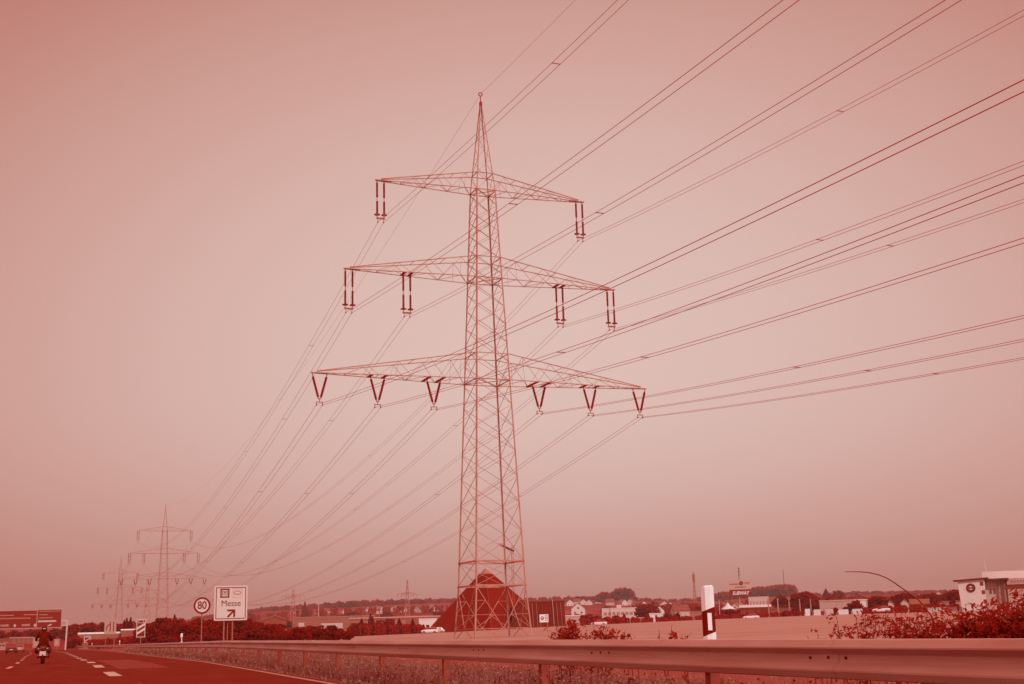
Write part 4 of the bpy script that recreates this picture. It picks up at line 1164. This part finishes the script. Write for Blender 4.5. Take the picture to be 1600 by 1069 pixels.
for X in (1564.5, 1571.5):
    b = MB(); b.bar((xx(X), 1.6, 0), (xx(X), 1.6, zz(906)), .35); b.build('column', wallm(.45), e)
b = MB(); b.box((xx(1640), 18, zz(891) / 2), (196 * k, 20, zz(891))); b.build('rear_block', Mw, e)
b = MB(); b.box((xx(1650), 5, (zz(904) + zz(914)) / 2), (150 * k, 8, zz(904) - zz(914))); b.build('sign_band', mat('sign_band', .60, .03, .4, gain=.92), e)
for i in range(7):
    b = MB(); b.box((xx(1582 + 4 * i), .95, zz(909)), (.28, .1, .55)); b.build('letter_stroke', wallm(.42), e)
b = MB(); b.box((xx(1650), 5, (zz(914.3) + zz(921)) / 2), (156 * k, 7.4, zz(914.3) - zz(921))); b.build('window_band', M_win, e)
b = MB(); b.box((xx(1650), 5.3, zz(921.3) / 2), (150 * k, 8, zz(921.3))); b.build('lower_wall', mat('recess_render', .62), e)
for X, y0, y1 in ((1541.0, 908.3, 914), (1542.3, 921.5, 927.2), (1543.6, 936, 942)):
    b = MB(); b.box((xx(X), -.03, (zz(y0) + zz(y1)) / 2), (4.4 * k, .12, zz(y0) - zz(y1))); b.build('window', M_win, e)
for X in (1552, 1557):
    b = MB(); b.box((xx(X), 2.16, (zz(920) + zz(927)) / 2), (2.4 * k, .1, 7 * k)); b.build('window', M_win, e)
cz, cx = zz(917.2), xx(1525.6)
b = MB(); b.ring((cx, -.06, cz), (0, 1, 0), 5.2 * k, .20, 28, 6); b.build('emblem_ring', roofm(.06), e)
b = MB()
for s in (-1, 1): b.box((cx + s * 2.6 * k, -.05, cz), (1.2 * k, .08, 5.2 * k))
b.box((cx, -.05, cz), (4 * k, .08, 1.6 * k)); b.box((cx, -.05, cz - 3.6 * k), (5.2 * k, .07, 1.5 * k)); b.box((cx, -.05, cz + 3.8 * k), (4.6 * k, .07, 1.2 * k)); b.build('emblem_letter', roofm(.08), e)
b = MB(); b.tube([(xx(1549), 6, zz(904)), (xx(1547.6), 6, zz(873.5))], [.14, .05], 6); b.build('antenna', wallm(.85), e)

# advertising tower
D = 500; k = D / FPX; p = onland(1159, D)
e = thing('advertising_tower', 'tall advertising tower with round emblem panel over a white lettered board', 'sign tower', tuple(p), -face_to(p))
za = lambda y: pos(1159, y, D).z - p.z
xa = lambda X: (X - 1159) * k
b = MB(); b.bar((xa(1158.2), .3, -.5), (xa(1158.2), .3, za(921)), 1.4 * k, .4); b.build('column', wallm(.50), e)
b = MB(); b.box((0, 0, (za(921.5) + za(931.5)) / 2), (31 * k, .5, 10 * k)); b.build('board', mat('board_dark', .12, .02, .5), e)
put_text('lettering', 'SUBWAY', 7.6 * k, mat('board_letters', .95, .01, 1, gain=.97), e, (xa(1160.0), -.29, za(927)), bold=.015, sx=.8, shear=.28, ext=.02)
b = MB(); b.prism([(xa(1143.5), za(920.8)), (xa(1176), za(920.8)), (xa(1177.5), za(906.5)), (xa(1142.8), za(907.5))], -.1, .3, lambda a, c, dd: (a, dd, c)); b.build('emblem_panel', mat('panel_pale', .60, .02, .5, gain=.95), e)
r0 = random.Random(2)
for x0, x1, yy0, th in ((1144.5, 1159, 912.5, 1.7), (1166.5, 1174.5, 911.2, 1.9), (1152, 1168, 917.4, 1.5)):
    b = MB(); x = x0
    while x < x1: ww = r0.uniform(.6, 1.1); b.box((xa(x + ww / 2), -.13, za(yy0)), (ww * k, .05, th * k * r0.uniform(.6, 1))); x += ww + .3
    b.build('letter_row', roofm(.3), e)
b = MB(); b.ring((xa(1162), -.16, za(911.2)), (0, 1, 0), 1.9 * k, .22, 20, 6); b.build('round_emblem', roofm(.05), e)
b = MB()
for s in (-1, 1): b.bar((xa(1159.5 + s), .2, za(907)), (xa(1159.3 + s * .4), .2, za(886)), .10)
for i in range(6): b.bar((xa(1158.7), .2, za(905 - 3 * i)), (xa(1160.2), .2, za(903 - 3 * i)), .08)
b.build('mast', roofm(.25), e)
for y_ in (888.5, 893, 898):
    b = MB(); b.tube([(xa(1159.5), .2, za(y_ - 1)), (xa(1159.5), .2, za(y_ + 1))], .28, 8); b.build('antenna', roofm(.15), e)

# poles, masts
def mast(X, d, yt, r, v, label, name='flagpole', group=None, cat='pole', head=None):
    p = onland(X, d); e = thing(name, label, cat, tuple(p), 0, group); h = pos(X, yt, d).z - p.z
    b = MB(); b.tube([(0, 0, -.5), (0, 0, h * .6), (0, 0, h)], [r * 1.15, r, r * .8], 8); b.build('shaft', wallm(v), e)
    b = MB(); b.tube([(0, 0, h), (0, 0, h + r * 1.6)], [r * 1.2, r * .3], 8); b.build('finial', wallm(v), e)
    if head:
        b = MB(); b.bar((0, 0, h), (head, 0, h + .1), .18, .1); b.build('lamp_head', wallm(.9), e)
    return e
for X, yt, lab in ((1202.5, 936, 'first pale tall pole beside the dark shop'), (1217.2, 937, 'second and thickest pale pole beside the grey shed'), (1234.8, 937, 'third pale pole at the end of the grey shed'), (1251.5, 937.5, 'fourth pale pole in front of the big round tree'), (1268.4, 937.5, 'fifth pale pole at the edge of the big round tree')):
    mast(X, 420, yt, .20 if X != 1217.2 else .27, .52, lab, group='tall pale poles beyond the field')
mast(1229.3, 2450, 890, .85, .42, 'slender chimney-like mast rising behind the crest wood', name='mast', cat='mast')
mast(497.5, 800, 945, .30, .62, 'thin lamp post with bright lamp beside the long hall', name='lamp_post', cat='lamp', head=.9)
mast(457.8, 380, 958, .12, .50, 'pale lamp post rising from the dark trees beside the gable shed', name='lamp_post', cat='lamp', head=.5)
mast(954, 470, 951, .16, .30, 'dark thin lamp post in front of the white flat building', name='lamp_post', cat='lamp', head=.5)
mast(1125.5, 480, 938, .16, .62, 'pale short pole right beside the delineator', name='flagpole')
# floodlight mast beside the pylon
D = 250; p = onland(803.5, D); k = D / FPX
e = thing('floodlight_mast', 'slim lattice floodlight mast with slanted dark lamp seen through the pylon', 'floodlight', tuple(p), -face_to(p))
h = pos(803.5, 853, D).z - p.z
b = MB()
for a, c in CN: b.bar((a * .22, c * .22, -.5), (a * .16, c * .16, h), .07)
n = 26
for i in range(n):
    z0, z1 = h * i / n, h * (i + 1) / n; s = 1 if i % 2 else -1
    b.bar((-s * .2, -.2, z0), (s * .2, -.2, z1), .04); b.bar((-s * .2, .2, z0), (s * .2, .2, z1), .04)
b.build('lattice', mat('mast_steel', .30, .04, 1), e)
b = MB(); b.bar((-19 * k, 0, pos(785, 850.5, D).z - p.z), (3 * k, 0, pos(806, 861.5, D).z - p.z), .42, .36); b.build('lamp', roofm(.06), e)
b = MB(); b.bar((-22 * k, 0, pos(785, 849, D).z - p.z), (-14 * k, 0, pos(790, 852.6, D).z - p.z), .5, .15); b.build('lamp_visor', wallm(.6), e)

# village houses on the slope
HP = {}
for key, rv in (('red', .16), ('grey', .24), ('pale', .36)):
    e = thing('house', 'x', 'house')
    b = MB(); b.prism([(-5, -2), (5, -2), (5, 4.6), (0, 8.6), (-5, 4.6)], 0, 12, lambda a, c, d: (a, d, c)); b.build('wall', wallm(.82 if key != 'grey' else .66), e)
    b = MB(); b.prism([(-5.7, 4.05), (0, 8.62), (5.7, 4.05), (5.7, 4.4), (0, 9), (-5.7, 4.4)], -.4, 12.4, lambda a, c, d: (a, d, c)); rf = b.build('roof', roofm(rv), e)
    b = MB(); b.box((1.5, 5, 8.6), (.8, .8, 1.8)); b.build('chimney', roofm(.3), rf)
    for x, z in ((-2.4, 1.6), (2.4, 1.6), (0, 5.0)):
        b = MB(); b.box((x, -.03, z), (1.3, .1, 1.4)); b.build('window', M_win, e)
    HP[key] = e
first = {k: True for k in HP}
def house(X, d, key, yaw, sc, label, group='white houses of the village on the slope'):
    p = onland(X, d); rz = -face_to(p) + yaw
    if first[key]:
        first[key] = False; o = HP[key]; o.location = p; o.rotation_euler = (0, 0, rz); o.scale = (sc,) * 3; o['label'] = label; o['group'] = group
    else: o = dup(HP[key], p, rz, sc, label, group)
    return o
SPOTS = [(618, 1950, 'red'), (613, 1900, 'pale'), (651, 1700, 'grey'), (634, 1800, 'red'), (666, 2000, 'red'), (683, 1850, 'pale'), (684, 1750, 'red'), (830, 1900, 'red'), (839, 1850, 'pale'), (846, 1950, 'pale'), (857, 1800, 'red'), (878, 1800, 'grey'), (892, 1900, 'red'), (897, 2050, 'grey'), (913, 2000, 'pale'), (922, 1950, 'red'), (930, 2100, 'red'), (948, 1900, 'grey'), (978, 1900, 'pale'), (986, 1950, 'red'), (1000, 1700, 'grey'), (1008, 1750, 'red'), (1025, 1800, 'red'), (1040, 1600, 'pale'), (1049, 1700, 'red'), (1072, 1700, 'grey'), (1082, 1500, 'red'), (560, 1900, 'grey'), (575, 2000, 'red'), (540, 1950, 'red'), (508, 2000, 'grey'), (597, 1750, 'pale'), (1270, 1500, 'grey'), (1350, 1500, 'red'), (1364, 1400, 'red'), (1310, 1900, 'grey'), (1410, 1600, 'pale'), (1440, 1500, 'red'), (1470, 1600, 'grey'), (1150, 900, 'pale'), (1142, 980, 'red'), (1134, 1000, 'grey'), (1106, 1100, 'red'), (1065, 1100, 'red'), (1052, 900, 'grey'), (1030, 950, 'red')]
rh = random.Random(12)
for X, d, key in SPOTS:
    house(X, d, key, rh.choice([0, .4, -.5, 1.2, -1.3]) + rh.uniform(-.2, .2), rh.uniform(.75, 1.1), 'small white gabled house of the village on the slope')
house(904.5, 1200, 'pale', 0, 1.25, 'larger white gabled house facing the road on the slope beyond the ribbed hall', None)

# ------------------------------------------------------------------ vehicles
M_glass = mat('car_glass', .06, .01, 2, rough=.15, spec=.6)
M_tyre = mat('tyre_rubber', .0, .0, 3, rough=.9, spec=.03, rg=.55)
M_lamp = mat('tail_lamp', .22, .02, 3, rough=.3)
def car(loc, rz, v, label, estate=False, cat='car', name='car', sc=1.):
    e = thing(name, label, cat, tuple(loc), rz); e.scale = (sc,) * 3
    m = mat(f'car_paint_{int(v * 100)}', v, .01, 1, rough=.25, spec=.6, gain=.95)
    def loft(secs, nm, mt, parent=e):
        b = MB(); vs, fs = [], []
        for (y, pts) in secs: vs += [(px, y, pz) for px, pz in pts]
        n = len(secs[0][1])
        for i in range(len(secs) - 1):
            for q in range(n): fs.append((i * n + q, i * n + (q + 1) % n, (i + 1) * n + (q + 1) % n, (i + 1) * n + q))
        fs += [tuple(range(n))[::-1], tuple(range((len(secs) - 1) * n, len(secs) * n))]
        b.add(vs, fs); return b.build(nm, mt, parent, smooth=False)
    def sec(w, z0, z1): return [(-w * .92, z0), (w * .92, z0), (w, z0 + .18), (w, z0 + .42), (w * .93, z1), (-w * .93, z1), (-w, z0 + .42), (-w, z0 + .18)]
    loft([(-2.15, sec(.74, .34, .86)), (-2.0, sec(.84, .24, .95)), (-1.2, sec(.87, .2, .98)), (.9, sec(.87, .2, .95)), (1.8, sec(.84, .22, .82)), (2.1, sec(.7, .32, .66))], 'body', m)
    rr = -2.02 if estate else -1.75
    top = lambda w, z0, z1, q: [(-w, z0), (w, z0), (w * q, z1), (-w * q, z1)]
    loft([(rr, top(.80, .96, .98, .95)), (rr + .45, top(.80, .96, 1.42, .80)), (-.1, top(.80, .96, 1.47, .80)), (.45, top(.80, .96, 1.42, .80)), (1.15, top(.80, .93, .95, .95))], 'cabin_glass', M_glass)
    loft([(rr + .40, top(.65, 1.425, 1.45, .97)), (-.1, top(.66, 1.475, 1.50, .95)), (.5, top(.65, 1.425, 1.44, .97))], 'roof', m)
    for yy_ in (-1.3, 1.35):
        for sx in (-1, 1):
            b = MB(); b.tube([(sx * .66, yy_, .31), (sx * .87, yy_, .31)], .31, 16); w = b.build('wheel', M_tyre, e)
            b = MB(); b.tube([(sx * .868, yy_, .31), (sx * .885, yy_, .31)], .19, 12); b.build('rim', M_pole, w)
    for sx in (-1, 1):
        b = MB(); b.box((sx * .62, -2.11, .74), (.26, .08, .16)); b.build('tail_light', M_lamp, e)
        b = MB(); b.box((sx * .55, 2.06, .60), (.28, .08, .12)); b.build('headlight', M_refl, e)
    b = MB(); b.box((0, -2.17, .55), (.5, .03, .12)); b.build('licence_plate', M_signw, e)
    return e
def on_road(X, Y):
    d = 60.
    for _ in range(60):
        q = pos(X, Y, d); zr = road_z(q.y)
        v = ray(X, Y); s = (zr - EYE.z) / v.z; d = .5 * d + .5 * s * hypot(v.x, v.y)
    q = pos(X, Y, d); return V3((q.x, q.y, road_z(q.y)))
q = on_road(18, 1020.5); car(q, radians(-3), .02, 'dark car driving ahead on the far carriageway', sc=1.0)
q = on_road(33, 1018.5); car(q + V3((0, 10, 0)), radians(-5), .50, 'pale grey estate car ahead beside the dark car', estate=True)
q = on_road(3, 1017.5)
e = thing('delivery_van', 'pale boxy van with dark rear windows cut by the picture edge', 'van', tuple(q), radians(-3))
b = MB(); b.box((0, 0, 1.35), (2.0, 4.6, 2.0)); b.box((0, .2, .45), (1.9, 4.2, .3)); b.build('body', mat('van_paint', .55, .03, 1, gain=.92), e)
for sx in (-1, 1):
    b = MB(); b.box((sx * .48, -2.31, 1.75), (.78, .05, .6)); b.build('rear_window', M_glass, e)
    b = MB(); b.box((sx * .48, -2.31, .95), (.7, .05, .5)); b.build('door_panel', wallm(.42), e)
    b = MB(); b.tube([(sx * .8, -1.4, .34), (sx * 1.0, -1.4, .34)], .34, 14); b.build('wheel', M_tyre, e)
    b = MB(); b.tube([(sx * .8, 1.4, .34), (sx * 1.0, 1.4, .34)], .34, 14); b.build('wheel', M_tyre, e)
def parked(X, d, v, label, yaw, dy=0.):
    p = onland(X, d); car(p + V3((0, 0, dy)), yaw - face_to(p), v, label)
parked(1174, 350, .93, 'white car parked at the field edge below the advertising tower', 1.5, .9)
parked(672, 322, .90, 'white car parked at the foot of the pyramid', 1.35, 0)
parked(681, 324, .60, 'pale car nosing out behind the white car at the pyramid', 1.7, 0)
parked(1378, 335, .92, 'white car parked beyond the sparse end of the thicket', 1.5, .9)
parked(936, 345, .86, 'white car glimpsed between dark trees and field edge', 1.5, .8)
for i, (X, w, v, lab) in enumerate(((1263, 10, .92, 'short white lorry at the start of the parked row'), (1278, 14, .85, 'white lorry with pale load beside the first lorry'), (1297, 16, .74, 'pale covered lorry in the middle of the parked row'), (1319, 20, .90, 'long white lorry in front of the round tree'), (1341, 20, .88, 'white box lorry at the end of the parked row'))):
    d = 392; p = onland(X, d); k = d / FPX
    e = thing('lorry', lab, 'lorry', tuple(p), -face_to(p), 'parked lorries beyond the field')
    zt = pos(X, 951.5 + (i % 2), d).z - p.z; ww = w * k
    b = MB(); b.box((0, 0, zt / 2 + .4), (ww * .72, 2.4, zt - .8)); b.build('box_body', wallm(v), e)
    b = MB(); b.prism([(-ww * .5, .5), (-ww * .37, .5), (-ww * .37, zt * .86), (-ww * .45, zt * .86), (-ww * .5, zt * .5)], -1.1, 1.1, lambda a, c, dd: (a, dd, c)); b.build('cab', wallm(.7), e)
    b = MB(); b.box((-ww * .41, -1.12, zt * .66), (ww * .05, .06, zt * .22)); b.build('cab_window', M_glass, e)
    for x in (-.4, .1, .28):
        b = MB(); b.tube([(x * ww, -1.15, .45), (x * ww, -.8, .45)], .45, 12); b.build('wheel', M_tyre, e)

# motorcyclist
q = on_road(66.5, 1037)
RZ = radians(-3.5); S = 1.04
e = thing('motorcycle', 'dark touring motorcycle seen from behind with pale licence plate', 'motorcycle', tuple(q), RZ); e.scale = (S,) * 3
M_bike = mat('bike_paint', .0, .0, 3, rough=.4, spec=.1, rg=.55)
M_chrome = mat('bike_metal', .18, .04, 3, rough=.3)
for yy_ in (-.72, .75):
    b = MB(); b.ring((0, yy_, .31), (1, 0, 0), .24, .08, 22, 8); w = b.build('wheel', M_tyre, e, True)
    b = MB(); b.tube([(-.06, yy_, .31), (.06, yy_, .31)], .07, 12)
    for i in range(6): a = i * pi / 3; b.bar((0, yy_, .31), (0, yy_ + .18 * cos(a), .31 + .18 * sin(a)), .035)
    b.build('rim', M_chrome, w)
def oval_loft(secs, n=10):
    b = MB(); vs, fs = [], []
    for (y_, z, a, c) in secs:
        for i in range(n): t = 2 * pi * i / n; vs.append((a * cos(t), y_, z + c * sin(t)))
    for i in range(len(secs) - 1):
        for j in range(n): fs.append((i * n + j, i * n + (j + 1) % n, (i + 1) * n + (j + 1) % n, (i + 1) * n + j))
    fs += [tuple(range(n))[::-1], tuple(range((len(secs) - 1) * n, len(secs) * n))]
    b.add(vs, fs); return b
oval_loft([(-.98, .72, .07, .05), (-.9, .74, .13, .09), (-.6, .76, .17, .10), (-.2, .76, .16, .09), (.05, .82, .17, .12), (.35, .88, .20, .16), (.6, .86, .15, .13), (.72, .84, .06, .06)]).build('fuel_tank_and_seat', M_bike, e, True)
oval_loft([(-.45, .45, .10, .10), (-.2, .45, .2, .2), (.25, .42, .2, .22), (.45, .5, .08, .1)]).build('engine', M_chrome, e, True)
oval_loft([(.62, .95, .22, .20), (.85, .9, .19, .2), (1.0, .8, .05, .08)]).build('fairing', M_bike, e, True)
for s in (-1, 1):
    b = MB(); b.tube([(s * .14, .2, .3), (s * .17, -.4, .33), (s * .19, -.95, .40)], [.035, .05, .06], 10); b.build('exhaust', M_chrome, e)
    oval_loft([(-.95, .62, .05, .07), (-.9, .62, .11, .15), (-.5, .62, .11, .15), (-.45, .62, .05, .07)]).build('pannier', M_bike, e, True).location = (s * .27, 0, 0)
    b = MB(); b.tube([(s * .05, .55, 1.02), (s * .25, .5, 1.08), (s * .38, .4, 1.06)], .016, 8); b.build('handlebar', M_bike, e)
    b = MB(); b.tube([(s * .28, .5, 1.08), (s * .36, .52, 1.22)], .009, 6); b.bar((s * .32, .52, 1.24), (s * .46, .52, 1.26), .03, .08); b.build('mirror', M_bike, e)
    b = MB(); b.tube([(s * .2, -.93, .70), (s * .2, -.97, .70)], .035, 10); b.build('indicator', M_signl, e)
    b = MB(); b.bar((s * .06, .78, .31), (s * .10, .5, 1.0), .05); b.build('fork', M_chrome, e)
b = MB(); b.box((0, -1.0, .47), (.27, .02, .19)); b.build('licence_plate', mat('plate_white', .82, .02, 3, gain=.95), e)
b = MB(); b.box((0, -.96, .47), (.31, .05, .24)); b.build('plate_holder', M_bike, e)
b = MB(); b.box((0, -.985, .74), (.2, .05, .08)); b.build('tail_light', M_lamp, e)
b = MB()
for i in range(4): b.box((-.09 + .06 * i, -1.012, .50), (.035, .004, .05)); b.box((-.09 + .06 * i, -1.012, .435), (.035, .004, .05))
b.build('plate_lettering', M_signl, e)

def rider():
    me = bpy.data.meshes.new('person')
    V = [(0, -.22, .90), (0, -.19, 1.10), (0, -.10, 1.32), (0, -.04, 1.43), (0, 0, 1.50)]
    Rr = [.17, .165, .19, .10, .075]
    E_ = [(0, 1), (1, 2), (2, 3), (3, 4)]
    def chain(parent, pts):
        last = parent
        for p, r in pts:
            V.append(p); Rr.append(r); E_.append((last, len(V) - 1)); last = len(V) - 1
        return last
    for s in (-1, 1):
        w = chain(2, [((s * .19, -.08, 1.36), .085), ((s * .33, .02, 1.16), .065), ((s * .35, .26, 1.08), .048), ((s * .345, .37, 1.07), .035)])
        for i, (dx, l) in enumerate(((-.03, .05), (-.01, .058), (.012, .056), (.032, .044))):
            chain(w, [((s * .345 + dx, .43, 1.09), .011), ((s * .345 + dx, .45, 1.06), .010), ((s * .345 + dx, .45 - l * .5, 1.035), .009)])
        chain(w, [((s * .30, .40, 1.05), .012), ((s * .29, .42, 1.03), .010)])
        chain(0, [((s * .12, -.17, .88), .115), ((s * .25, .22, .74), .075), ((s * .23, .02, .36), .052), ((s * .23, .0, .30), .045), ((s * .24, .17, .27), .035)])
    me.from_pydata(V, E_, [])
    o = bpy.data.objects.new('person', me); COL.objects.link(o)
    md = o.modifiers.new('skin', 'SKIN')
    for i, sv in enumerate(me.skin_vertices[0].data):
        sv.radius = (Rr[i], Rr[i] * (.8 if i in (0, 1, 2) else 1)); sv.use_root = (i == 0)
    o.modifiers.new('sub', 'SUBSURF').render_levels = 2
    me.materials.append(mat('rider_clothing', .0, .0, 5, rough=.8, spec=.05, rg=.6))
    o.location = q; o.rotation_euler = (0, 0, RZ); o.scale = (S,) * 3
    tag(o, 'person in dark riding clothes and helmet leaning forward on the motorcycle', 'person')
    b = MB(); vs, fs = [], []
    n, m = 16, 10
    for j in range(m + 1):
        th = pi * (.0 + .86 * j / m)
        for i in range(n): a = 2 * pi * i / n; vs.append((.135 * sin(th) * cos(a), .015 + .155 * sin(th) * sin(a), 1.60 + .15 * cos(th)))
    for j in range(m):
        for i in range(n): fs.append((j * n + i, j * n + (i + 1) % n, (j + 1) * n + (i + 1) % n, (j + 1) * n + i))
    b.add(vs, fs); hm = b.build('helmet', mat('helmet_shell', .0, .0, 3, rough=.4, spec=.2, rg=.6), o, True)
    b = MB(); b.box((0, -.135, 1.60), (.12, .03, .03)); b.build('reflective_band', M_signw, hm)
rider()

# ------------------------------------------------------------------ haze
b = MB(); b.box((0, 0, 60), (15000, 15000, 200))
hz = b.build('haze', bpy.data.materials.new('haze_air'))
tag(hz, kind='stuff')
hm = hz.data.materials[0]; hm.use_nodes = True; nt = hm.node_tree
for n in list(nt.nodes):
    if n.type == 'BSDF_PRINCIPLED': nt.nodes.remove(n)
out = [n for n in nt.nodes if n.type == 'OUTPUT_MATERIAL'][0]
pv = nt.nodes.new('ShaderNodeVolumePrincipled')
pv.inputs['Color'].default_value = (.80, .68, .64, 1)
pv.inputs['Density'].default_value = .00014
pv.inputs['Anisotropy'].default_value = .2
nt.links.new(pv.outputs[0], out.inputs['Volume'])

# ------------------------------------------------------------------ sky and sun
SUN_EL, SUN_AZ = radians(34), atan2(.10, -1.)   # azimuth from +y towards +x: behind the camera, from its right
w = bpy.data.worlds.new('World'); scene.world = w; w.use_nodes = True
nt = w.node_tree; L = nt.links
bg = nt.nodes['Background']
sky = nt.nodes.new('ShaderNodeTexSky'); sky.sky_type = 'NISHITA'; sky.sun_disc = False
sky.sun_elevation = SUN_EL; sky.sun_rotation = SUN_AZ; sky.dust_density = 3
tc = nt.nodes.new('ShaderNodeTexCoord')
c0 = ray(850, 590).normalized()
rt_ = V3((c0.y, -c0.x, 0)).normalized(); up_ = rt_.cross(c0)
def dotn(v):
    n = nt.nodes.new('ShaderNodeVectorMath'); n.operation = 'DOT_PRODUCT'; n.inputs[1].default_value = v
    L.new(tc.outputs['Generated'], n.inputs[0]); return n.outputs['Value']
def mth(op, a, b_=None, c=None):
    n = nt.nodes.new('ShaderNodeMath'); n.operation = op
    for i, x in enumerate((a, b_, c)):
        if x is None: continue
        if isinstance(x, (int, float)): n.inputs[i].default_value = x
        else: L.new(x, n.inputs[i])
    return n.outputs[0]
a_, e_ = dotn(rt_), dotn(up_)
a2 = mth('MULTIPLY', a_, a_)
eu = mth('MAXIMUM', e_, 0.); ed = mth('MINIMUM', e_, 0.)
val = mth('SUBTRACT', .752, mth('MULTIPLY', a2, .86))
val = mth('SUBTRACT', val, mth('MULTIPLY', mth('MULTIPLY', eu, eu), 2.1))
val = mth('SUBTRACT', val, mth('MULTIPLY', mth('MULTIPLY', ed, ed), 7.0))
val = mth('MAXIMUM', val, .40)
rp = nt.nodes.new('ShaderNodeValToRGB'); els = rp.color_ramp.elements
for i in range(9):
    q = i / 8; el = els[i] if i < 2 else els.new(q)
    c = duo(q); el.position = q; el.color = (c[0], c[1], s2l(q * .972), 1)
L.new(val, rp.inputs[0])
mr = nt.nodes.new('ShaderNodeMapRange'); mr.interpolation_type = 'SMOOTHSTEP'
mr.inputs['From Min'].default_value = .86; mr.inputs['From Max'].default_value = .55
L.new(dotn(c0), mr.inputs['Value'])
fill_mix = nt.nodes.new('ShaderNodeMix'); fill_mix.data_type = 'RGBA'; fill_mix.clamp_result = False
L.new(mr.outputs[0], fill_mix.inputs[0]); L.new(rp.outputs[0], fill_mix.inputs[6]); fill_mix.inputs[7].default_value = (1.12, .42, .36, 1)  # sky outside the view made redder and brighter, added to fill shadows
bw = nt.nodes.new('ShaderNodeRGBToBW'); L.new(sky.outputs[0], bw.inputs[0])
tint = nt.nodes.new('ShaderNodeMix'); tint.data_type = 'RGBA'; tint.blend_type = 'MULTIPLY'; tint.inputs[0].default_value = 1
L.new(bw.outputs[0], tint.inputs[6]); tint.inputs[7].default_value = (.06, .02, .018, 1)
ad = nt.nodes.new('ShaderNodeMix'); ad.data_type = 'RGBA'; ad.blend_type = 'ADD'; ad.inputs[0].default_value = .05
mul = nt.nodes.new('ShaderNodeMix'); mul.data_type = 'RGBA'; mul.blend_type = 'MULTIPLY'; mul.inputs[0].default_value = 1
L.new(fill_mix.outputs[2], mul.inputs[6]); mul.inputs[7].default_value = (10, 10, 10, 1); mul.clamp_result = False
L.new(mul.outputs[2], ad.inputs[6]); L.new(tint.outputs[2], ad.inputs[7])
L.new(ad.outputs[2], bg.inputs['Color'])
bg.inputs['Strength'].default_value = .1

sl = bpy.data.lights.new('sun', 'SUN'); so = bpy.data.objects.new('sun', sl); COL.objects.link(so)
sl.energy = 2.2; sl.angle = radians(.6); sl.color = (1., .97, .94)
sd = V3((sin(SUN_AZ) * cos(SUN_EL), cos(SUN_AZ) * cos(SUN_EL), sin(SUN_EL)))
so.rotation_euler = sd.to_track_quat('Z', 'Y').to_euler()

vs_ = scene.view_settings
vs_.view_transform = 'Standard'; vs_.look = 'None'; vs_.exposure = 0; vs_.gamma = 1; vs_.use_curve_mapping = False
scene.cycles.max_bounces = 6
scene.cycles.volume_bounces = 0
scene.cycles.use_denoising = True
